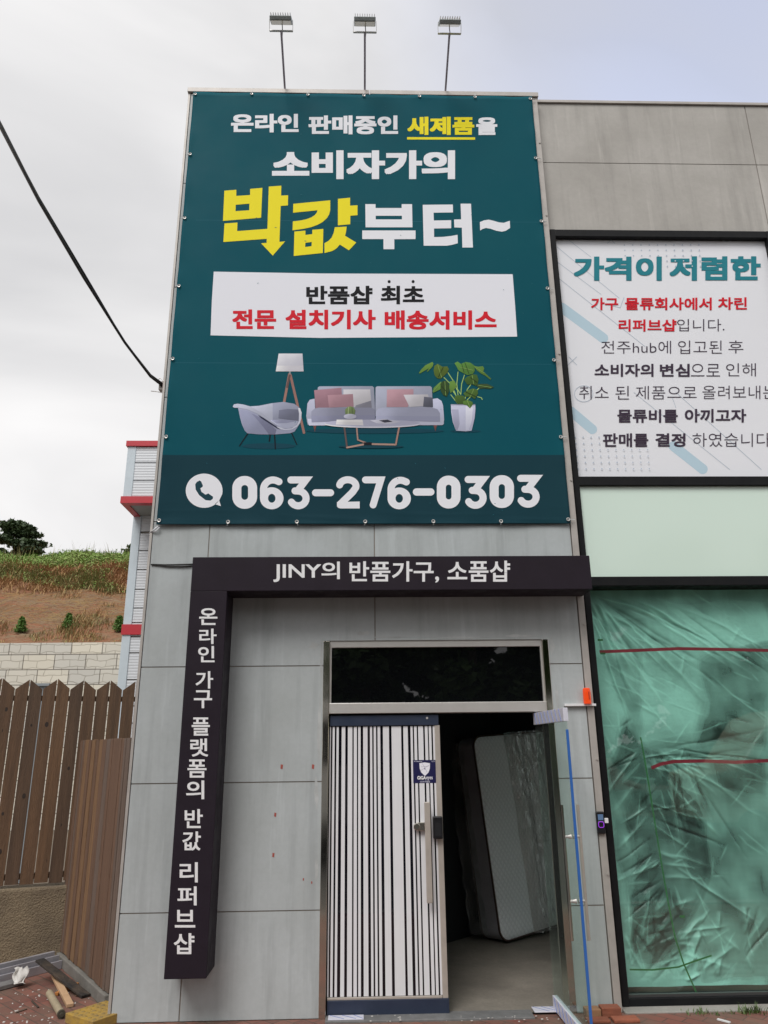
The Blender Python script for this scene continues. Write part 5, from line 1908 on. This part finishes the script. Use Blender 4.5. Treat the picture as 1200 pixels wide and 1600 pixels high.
g.tube([P(247, 822, -0.03), P(240, 828, -0.02), P(233, 832, 0.0), P(244, 830, -0.02), P(249, 824, -0.03)], 0.005, 6)
g.build('tie_cord', ink(205, 206, 210), bn, smooth=True)

# ------------------------------------------------------------------ fence, low wall, slatted gate
def wood(name, c, c2):
    return mat(name, c, 0.75, var=0.85, vscale=2.4, c2=c2, fine=0.6, bump=0.5, bscale=30, stretch=(9, 9, 0.45))
M_wood = wood('dark_stained_wood', (0.17, 0.095, 0.05), (0.085, 0.048, 0.028))
M_wood2 = wood('reddish_slat', (0.20, 0.115, 0.072), (0.12, 0.068, 0.044))
M_wood3 = wood('tan_slat', (0.29, 0.165, 0.08), (0.16, 0.09, 0.05))
M_wood4 = wood('grey_slat', (0.19, 0.135, 0.105), (0.12, 0.085, 0.065))
fa, fb = Vector((-2.0, 1.95, 0)), Vector((-6.6, 0.45, 0))
fd = (fb - fa).normalized()
fn = Vector((fd.y, -fd.x, 0))
if fn.y > 0: fn = -fn
fe = thing('picket_fence', (-3.0, 1.65, 0.62), 'dark brown wooden picket fence with pointed tops on a low rough wall', 'fence')
zpk = P(80, 1062, 1.6).z
zvl = P(60, 1077, 1.6).z
zbo = 0.66
bw_, gp = 0.116, 0.009
g = MB()
k = 0
s = 0.0
pat = [0, 1]
rs = random.Random(4)
while s < (fb - fa).length:
    a = fa + fd * s + fn * rs.uniform(-0.003, 0.003)
    b = fa + fd * (s + bw_) + fn * rs.uniform(-0.003, 0.003)
    dz = rs.uniform(-0.008, 0.008)
    za, zb_ = (zvl, zpk) if k % 2 == 0 else (zpk, zvl)
    za += dz
    zb_ += dz
    th = fn * 0.011
    zb0 = zbo + rs.uniform(-0.01, 0.01)
    vs = [a + th + Vector((0, 0, zb0)), b + th + Vector((0, 0, zb0)), b + th + Vector((0, 0, zb_)), a + th + Vector((0, 0, za)),
          a - th + Vector((0, 0, zb0)), b - th + Vector((0, 0, zb0)), b - th + Vector((0, 0, zb_)), a - th + Vector((0, 0, za))]
    g.add(vs, [(0, 1, 2, 3), (7, 6, 5, 4), (0, 4, 5, 1), (1, 5, 6, 2), (2, 6, 7, 3), (3, 7, 4, 0)], k % 3 if rs.random() < 0.5 else 0)
    for _ in range(rs.choice((1, 2, 2, 3))):
        kz = rs.uniform(zbo + 0.1, zvl - 0.08)
        kc = a + fd * bw_ * rs.uniform(0.25, 0.75) + th * 1.06 + Vector((0, 0, kz))
        r = rs.uniform(0.009, 0.017)
        pts = [kc + fd * cos(q * pi / 5) * r + Vector((0, 0, sin(q * pi / 5) * r * 1.5)) for q in range(10)]
        g.add(pts, [tuple(range(10))], 3)
    s += bw_ + gp
    k += 1
fixn(g.build('pickets', [M_wood, wood('dark_stained_wood_b', (0.135, 0.08, 0.047), (0.072, 0.044, 0.028)), wood('dark_stained_wood_c', (0.20, 0.11, 0.056), (0.10, 0.058, 0.032)), mat('wood_knot', (0.028, 0.017, 0.012), 0.7)], fe))
g = MB()
for z in (0.72, 2.33):
    g.beam(fa - fn * 0.035 + Vector((0, 0, z)), fb - fn * 0.035 + Vector((0, 0, z)), 0.04, 0.05)
g.build('rail', M_wood, fe)
g = MB()
for q in (0.2, 1.9, 3.6):
    a = fa + fd * q - fn * 0.1
    g.box(a.x - 0.04, a.x + 0.04, a.y - 0.04, a.y + 0.04, 0.55, 2.3)
g.build('post', M_wood, fe)
M_rough = mat('rough_stained_concrete', (0.30, 0.235, 0.15), 0.9, var=0.9, vscale=3.0, c2=(0.15, 0.115, 0.08), fine=0.8, bump=1.0, bscale=75)
g = MB()
a, b = fa + Vector((0, 0, 0.31)), fb + Vector((0, 0, 0.31))
g.beam(a - fn * 0.06, b - fn * 0.06, 0.26, 0.64)
tag(g.build('low_wall', M_rough, bevel=0.02), 'rough brown stained concrete wall under the picket fence', 'low wall')
g = MB()
c = P(62, 1072, 6.0)
g.box(c.x - 0.12, c.x + 0.12, 6.0, 6.2, 0, c.z)
g.box(c.x - 0.16, c.x + 0.16, 5.96, 6.24, c.z, c.z + 0.04)
tag(g.build('grey_post', mat('grey_paint', (0.25, 0.28, 0.3), 0.6)), 'grey post top showing just above the picket fence', 'post')

ga, gb = Vector((-2.80, 1.72, 0)), Vector((-1.90, 0.36, 0))
gd = (gb - ga).normalized()
gn = Vector((gd.y, -gd.x, 0))
if gn.x > 0: gn = -gn
gt = thing('slatted_screen', (-2.35, 1.04, 0.0), 'reddish brown upright slatted wooden screen between the fence and the pillar', 'wooden screen')
zg1 = 1.925
g = MB()
rs = random.Random(9)
s = 0.0
Lg = (gb - ga).length
while s < Lg - 0.02:
    wd = rs.choice((0.05, 0.075, 0.095, 0.11))
    wd = min(wd, Lg - s)
    a = ga + gd * s + gn * rs.uniform(0, 0.014)
    b = a + gd * (wd - 0.003)
    g.obox((a + b) / 2 + Vector((0, 0, (0.09 + zg1) / 2 + rs.uniform(-0.004, 0.004))), (b - a) / 2, gn * 0.012, (0, 0, (zg1 - 0.09) / 2), rs.choice((0, 0, 0, 1, 2)))
    s += wd
g.build('slats', [M_wood2, M_wood3, M_wood4], gt, bevel=0.002)
g = MB()
g.beam(ga - gn * 0.035 + Vector((0, 0, 0.4)), gb - gn * 0.035 + Vector((0, 0, 0.4)), 0.035, 0.06)
g.beam(ga - gn * 0.035 + Vector((0, 0, 1.6)), gb - gn * 0.035 + Vector((0, 0, 1.6)), 0.035, 0.06)
g.build('rail', M_wood, gt)
g = MB()
g.beam(ga + Vector((0, 0, 0.04)), gb + Vector((0, 0, 0.04)), 0.09, 0.085)
g.build('concrete_base', mat('grey_kerb', (0.2, 0.19, 0.17), 0.85, var=0.7, vscale=5, bump=0.3), gt, bevel=0.008)

# ------------------------------------------------------------------ debris on the pavement
def Zp(x, y, z=0.0): return G(x / 5.0, 1470 + y / 5.0, z)
M_alu = mat('dirty_aluminium', (0.50, 0.50, 0.54), 0.4, metal=0.35, var=0.6, vscale=6, c2=(0.33, 0.33, 0.36))
al = thing('aluminium_profile', Zp(100, 330), 'long grey aluminium window profile lying along the foot of the rough wall', 'metal profile')
a, b = Zp(425, 205), Zp(-420, 420)
dv = (b - a).normalized()
sv = Vector((-dv.y, dv.x, 0))
if sv.y > 0: sv = -sv          # towards the street
g = MB()
for off, h, wd in ((-0.03, 0.12, 0.03), (0.05, 0.10, 0.02), (0.10, 0.065, 0.02)):
    q0, q1 = a + sv * off, b + sv * off
    g.beam(q0 + Vector((0, 0, h / 2 + 0.002)), q1 + Vector((0, 0, h / 2 + 0.002)), wd, h)
g.beam(a + sv * 0.03 + Vector((0, 0, 0.012)), b + sv * 0.03 + Vector((0, 0, 0.012)), 0.15, 0.012)
g.build('channel', M_alu, al, bevel=0.002)
g = MB()
a2 = Zp(190, 345)
b2 = a2 + dv * 1.2
g.beam(a2 + sv * -0.06 + Vector((0, 0, 0.02)), b2 + sv * -0.06 + Vector((0, 0, 0.02)), 0.12, 0.03)
g.build('flange', mat('dull_grey_metal', (0.28, 0.28, 0.28), 0.5, metal=0.3, var=0.6, vscale=8), al, bevel=0.003)
# rag
g = MB()
c0 = Zp(175, 255, 0.1)
vs, fs = [], []
for j in range(17):
    for i in range(9):
        u, v = i / 8, j / 16
        x = c0.x - 0.075 + 0.10 * u + 0.03 * v + 0.012 * sin(v * 9 + u * 5)
        y = c0.y + 0.03 - 0.10 * v - 0.02 * cos(u * 9 + v * 3)
        z = 0.135 - 0.125 * v ** 1.2 + 0.008 * sin(u * 14 + v * 4)
        vs.append((x, y, max(0.045 if v > .6 else 0.004, z)))
for j in range(16):
    for i in range(8):
        k = j * 9 + i
        fs.append((k, k + 1, k + 10, k + 9))
g.add(vs, fs)
o = g.build('white_rag', mat('white_cloth', (0.62, 0.6, 0.57), 0.9, var=0.4, vscale=20), smooth=True)
o.modifiers.new('thickness', 'SOLIDIFY').thickness = 0.003
tag(o, 'crumpled white rag hanging over the aluminium profile', 'rag')
def plank(name, a, b, w, h, m, label, cat):
    g = MB()
    g.beam(a, b, w, h)
    return tag(g.build(name, m, bevel=0.003), label, cat)
a, b = Zp(310, 150, 0.15), Zp(672, 432, 0.012)
M_char = mat('charred_wood', (0.02, 0.018, 0.017), 0.8, var=0.9, vscale=9, c2=(0.07, 0.05, 0.035), bump=0.8, bscale=30)
plank('charred_plank', a, b, 0.075, 0.02, M_char, 'black charred plank leaning off the aluminium profile', 'plank')
M_pine = mat('raw_pine', (0.52, 0.34, 0.2), 0.7, var=0.5, vscale=5, c2=(0.42, 0.26, 0.15), stretch=(4, 4, 4))
plank('pine_stick', Zp(425, 268, 0.05), Zp(548, 506, 0.014), 0.05, 0.025, M_pine, 'pale pine stick lying across the orange stick on the pavers', 'stick')
plank('orange_stick', Zp(440, 416, 0.014), Zp(606, 338, 0.014), 0.028, 0.024, mat('orange_wood', (0.5, 0.2, 0.05), 0.6, var=0.4, vscale=10), 'short orange stick under the pale pine stick', 'stick')
t = thing('beige_tube', Zp(435, 500), 'beige cardboard tube with a dark open end on the pavers', 'tube')
g = MB()
a, b = Zp(385, 410, 0.028), Zp(480, 575, 0.028)
g.tube([a, b], 0.026, 16)
g.build('roll', mat('beige_paper', (0.36, 0.30, 0.2), 0.7, var=0.4, vscale=8), t)
g = MB()
dd2 = (b - a).normalized()
g.tube([b - dd2 * 0.02, b + dd2 * 0.004], [0.0275, 0.0275], 16)
g.tube([b + dd2 * 0.004, b + dd2 * 0.02], 0.013, 12)
g.build('end_cap', mat('dark_cap', (0.06, 0.055, 0.04), 0.6), t)
for k, (xa, ya, xb, yb_, lab) in enumerate(((250, 470, 300, 520, 'short dark splinter lying left of the beige tube'), (120, 560, 210, 530, 'thin grey splinter nearest the left edge of the pavers'), (590, 430, 690, 400, 'thin brown splinter beside the end of the charred plank'))):
    plank('wood_splinter', Zp(xa, ya, 0.006), Zp(xb, yb_, 0.006), 0.014, 0.008, (M_char, M_wood4, M_wood)[k], lab, 'splinter')
# yellow tactile paving block
c0, c1, c3 = Zp(512, 565, 0.06), Zp(815, 470, 0.06), Zp(560, 680, 0.06)
ux = (c1 - c0)
ux.z = 0
lx = 0.33
ux.normalize()
uy = Vector((ux.y, -ux.x, 0))
tb = thing('tactile_block', (c0 + ux * 0.15 + uy * 0.15) * 1.0 - Vector((0, 0, 0.06)), 'worn yellow tactile paving block lying against the pillar corner', 'paving block')
M_yel = mat('worn_yellow_concrete', (0.42, 0.26, 0.04), 0.8, var=0.8, vscale=12, c2=(0.26, 0.17, 0.06), bump=0.3, bscale=50)
g = MB()
cc = c0 + ux * lx / 2 + uy * 0.16
g.obox((cc.x, cc.y, 0.031), ux * lx / 2, uy * 0.16, (0, 0, 0.03))
g.build('slab', M_yel, tb, bevel=0.004)
g = MB()
for i in range(6):
    for j in range(6):
        q = c0 + ux * (0.03 + (lx - 0.06) * i / 5) + uy * (0.03 + 0.26 * j / 5)
        g.tube([(q.x, q.y, 0.06), (q.x, q.y, 0.064), (q.x, q.y, 0.066)], [0.017, 0.014, 0.008], 10)
g.build('studs', mat('worn_stud', (0.34, 0.22, 0.05), 0.8, var=0.8, vscale=12, c2=(0.16, 0.12, 0.06)), tb)
# white plaster crumbs
g = MB()
rs = random.Random(12)
for _ in range(80):
    q = Zp(rs.gauss(330, 230), rs.uniform(380, 660))
    if q.x > XL - 0.05: continue
    r = rs.uniform(0.002, 0.009)
    g.obox((q.x, q.y, r * 0.3), (r * rs.uniform(.6, 1), r * rs.uniform(-.5, .5), 0), (r * rs.uniform(-.4, .4), r * .7, 0), (0, 0, r * 0.3))
for _ in range(40):
    q = G(rs.uniform(560, 930), rs.uniform(1588, 1600))
    r = rs.uniform(0.002, 0.006)
    g.obox((q.x, q.y, r * 0.3 + 0.014), (r, r * .4, 0), (-r * .3, r * .7, 0), (0, 0, r * 0.3))
tag(g.build('plaster_crumbs', mat('plaster', (0.6, 0.58, 0.55), 0.9)), 'white plaster crumbs strewn over the red pavers', 'crumbs', kind='stuff')
# loose bricks right of the door
M_brick = mat('fired_brick', (0.32, 0.10, 0.055), 0.85, var=0.7, vscale=14, c2=(0.22, 0.075, 0.045), bump=0.3, bscale=60, rnd=0.25)
def brick(x0, x1, y, z, label, m=None, yd=0.09, h=0.06):
    g = MB()
    g.box(x0, x1, y, y + yd, z, z + h)
    o = g.build('loose_brick', m or M_brick, bevel=0.005)
    return tag(o, label, 'brick', 'loose bricks beside the doorway')
a = G(928, 1597)
brick(1.56, 1.665, -0.12, 0.001, 'tan loose brick against the wall right of the open door', mat('tan_brick', (0.33, 0.17, 0.09), 0.85, var=0.6, vscale=14), h=0.055)
brick(1.672, 1.81, -0.115, 0.001, 'dark red loose brick standing against the pillar foot beside the tan one', h=0.062)
brick(1.72, 1.90, -0.225, 0.001, 'flat red loose brick in front of the pillar foot', h=0.022)
brick(1.54, 1.70, -0.22, 0.001, 'flat red loose brick in front of the tan brick', h=0.018)
# weeds by the sill
g = MB()
rs = random.Random(5)
for cxp, n, h in ((1105, 26, 0.04), (1085, 10, 0.03), (1130, 14, 0.025), (1180, 40, 0.05), (1198, 34, 0.055), (1150, 10, 0.025)):
    q = G(cxp, 1592)
    blades(g, q.x, -0.07, 0.0, n, h, 0.06, 0.004, 0.7)
blades(g, 3.4, -0.08, 0, 80, 0.12, 0.2, 0.004, 0.7)
tag(g.build('wall_weeds', M_grass), 'green weeds growing at the foot of the shop window sill', 'weeds', kind='stuff')
g = MB()
q = G(1130, 1597)
g.beam((q.x - 0.02, q.y + 0.04, 0.006), (q.x + 0.035, q.y - 0.03, 0.006), 0.02, 0.008)
tag(g.build('white_scrap', M_white), 'small white plastic scrap among the weeds by the window sill', 'scrap')

# ------------------------------------------------------------------ across the road, behind the photographer (seen mirrored in the glass)
rs = random.Random(21)
for i in range(11):
    x = -21 + i * 4.1 + rs.uniform(-0.8, 0.8)
    y = -18.5 - rs.uniform(0, 3)
    h = rs.uniform(7.0, 9.5)
    tree('leafy roadside tree across the road mirrored in the shop glass', x, y, 0, h, rs.uniform(2.6, 3.3), M_road, 40 + i, name='roadside_tree', n=6500, group='roadside trees mirrored in the glass', low=0.06, leaf=(0.14, 0.34))
for i in range(9):
    tree('leafy roadside tree across the road mirrored in the shop glass', -22 + i * 5.2 + rs.uniform(-1, 1), -25 - rs.uniform(0, 2), 0, rs.uniform(10, 12.5), rs.uniform(3.4, 4.2), M_road, 80 + i, name='roadside_tree', n=9000, group='roadside trees mirrored in the glass', low=0.05, leaf=(0.3, 0.6))
M_van = mat('white_car_paint', (0.7, 0.7, 0.7), 0.25, var=0.1, vscale=2)
def vehicle(x, y, L_, Hh, m, label, name):
    t = thing(name, (x, y, 0), label, 'van')
    g = MB()
    s = Hh / 1.9
    prof_ = [(-L_ / 2, 0.35 * s), (-L_ / 2, 1.0 * s), (-L_ / 2 + 0.75, 1.12 * s), (-L_ / 2 + 1.45, 1.78 * s), (-L_ / 2 + 1.9, 1.9 * s), (L_ / 2 - 0.3, 1.9 * s), (L_ / 2 - 0.05, 1.7 * s), (L_ / 2, 0.9 * s), (L_ / 2, 0.35 * s)]
    g.prism([(x + p[0], p[1]) for p in prof_], y, y + 1.75)
    fixn(g.build('body', m, t, bevel=0.08, seg=3))
    g = MB()
    for yy in (y - 0.004, y + 1.754):
        for a0, a1 in ((-L_ / 2 + 1.35, -L_ / 2 + 2.2), (-L_ / 2 + 2.3, L_ / 2 - 1.3), (L_ / 2 - 1.2, L_ / 2 - 0.3)):
            vs = [(x + a0 - (0.35 if a0 < -L_ / 2 + 1.5 else 0), yy, 1.12 * s), (x + a1, yy, 1.12 * s), (x + a1, yy, 1.68 * s), (x + a0 + 0.15, yy, 1.68 * s)]
            g.add(vs, [(0, 1, 2, 3)])
    g.build('window', M_tint, t)
    for q in (-L_ / 2 + 0.85, L_ / 2 - 0.85):
        for yy in (y + 0.05, y + 1.7):
            g = MB()
            g.tube([(x + q, yy - 0.1, 0.34), (x + q, yy + 0.1, 0.34)], 0.34, 20)
            g.build('wheel', M_blackp, t)
    return t
vehicle(-2.0, -9.4, 4.6, 2.62, M_van, 'white van parked on the road, mirrored in the dark pane over the door', 'parked_van')
vehicle(8.7, -9.8, 4.8, 2.45, mat('cream_van_paint', (0.6, 0.56, 0.4), 0.25, var=0.1, vscale=2), 'cream van parked on the road, mirrored in the big shop window', 'parked_van')
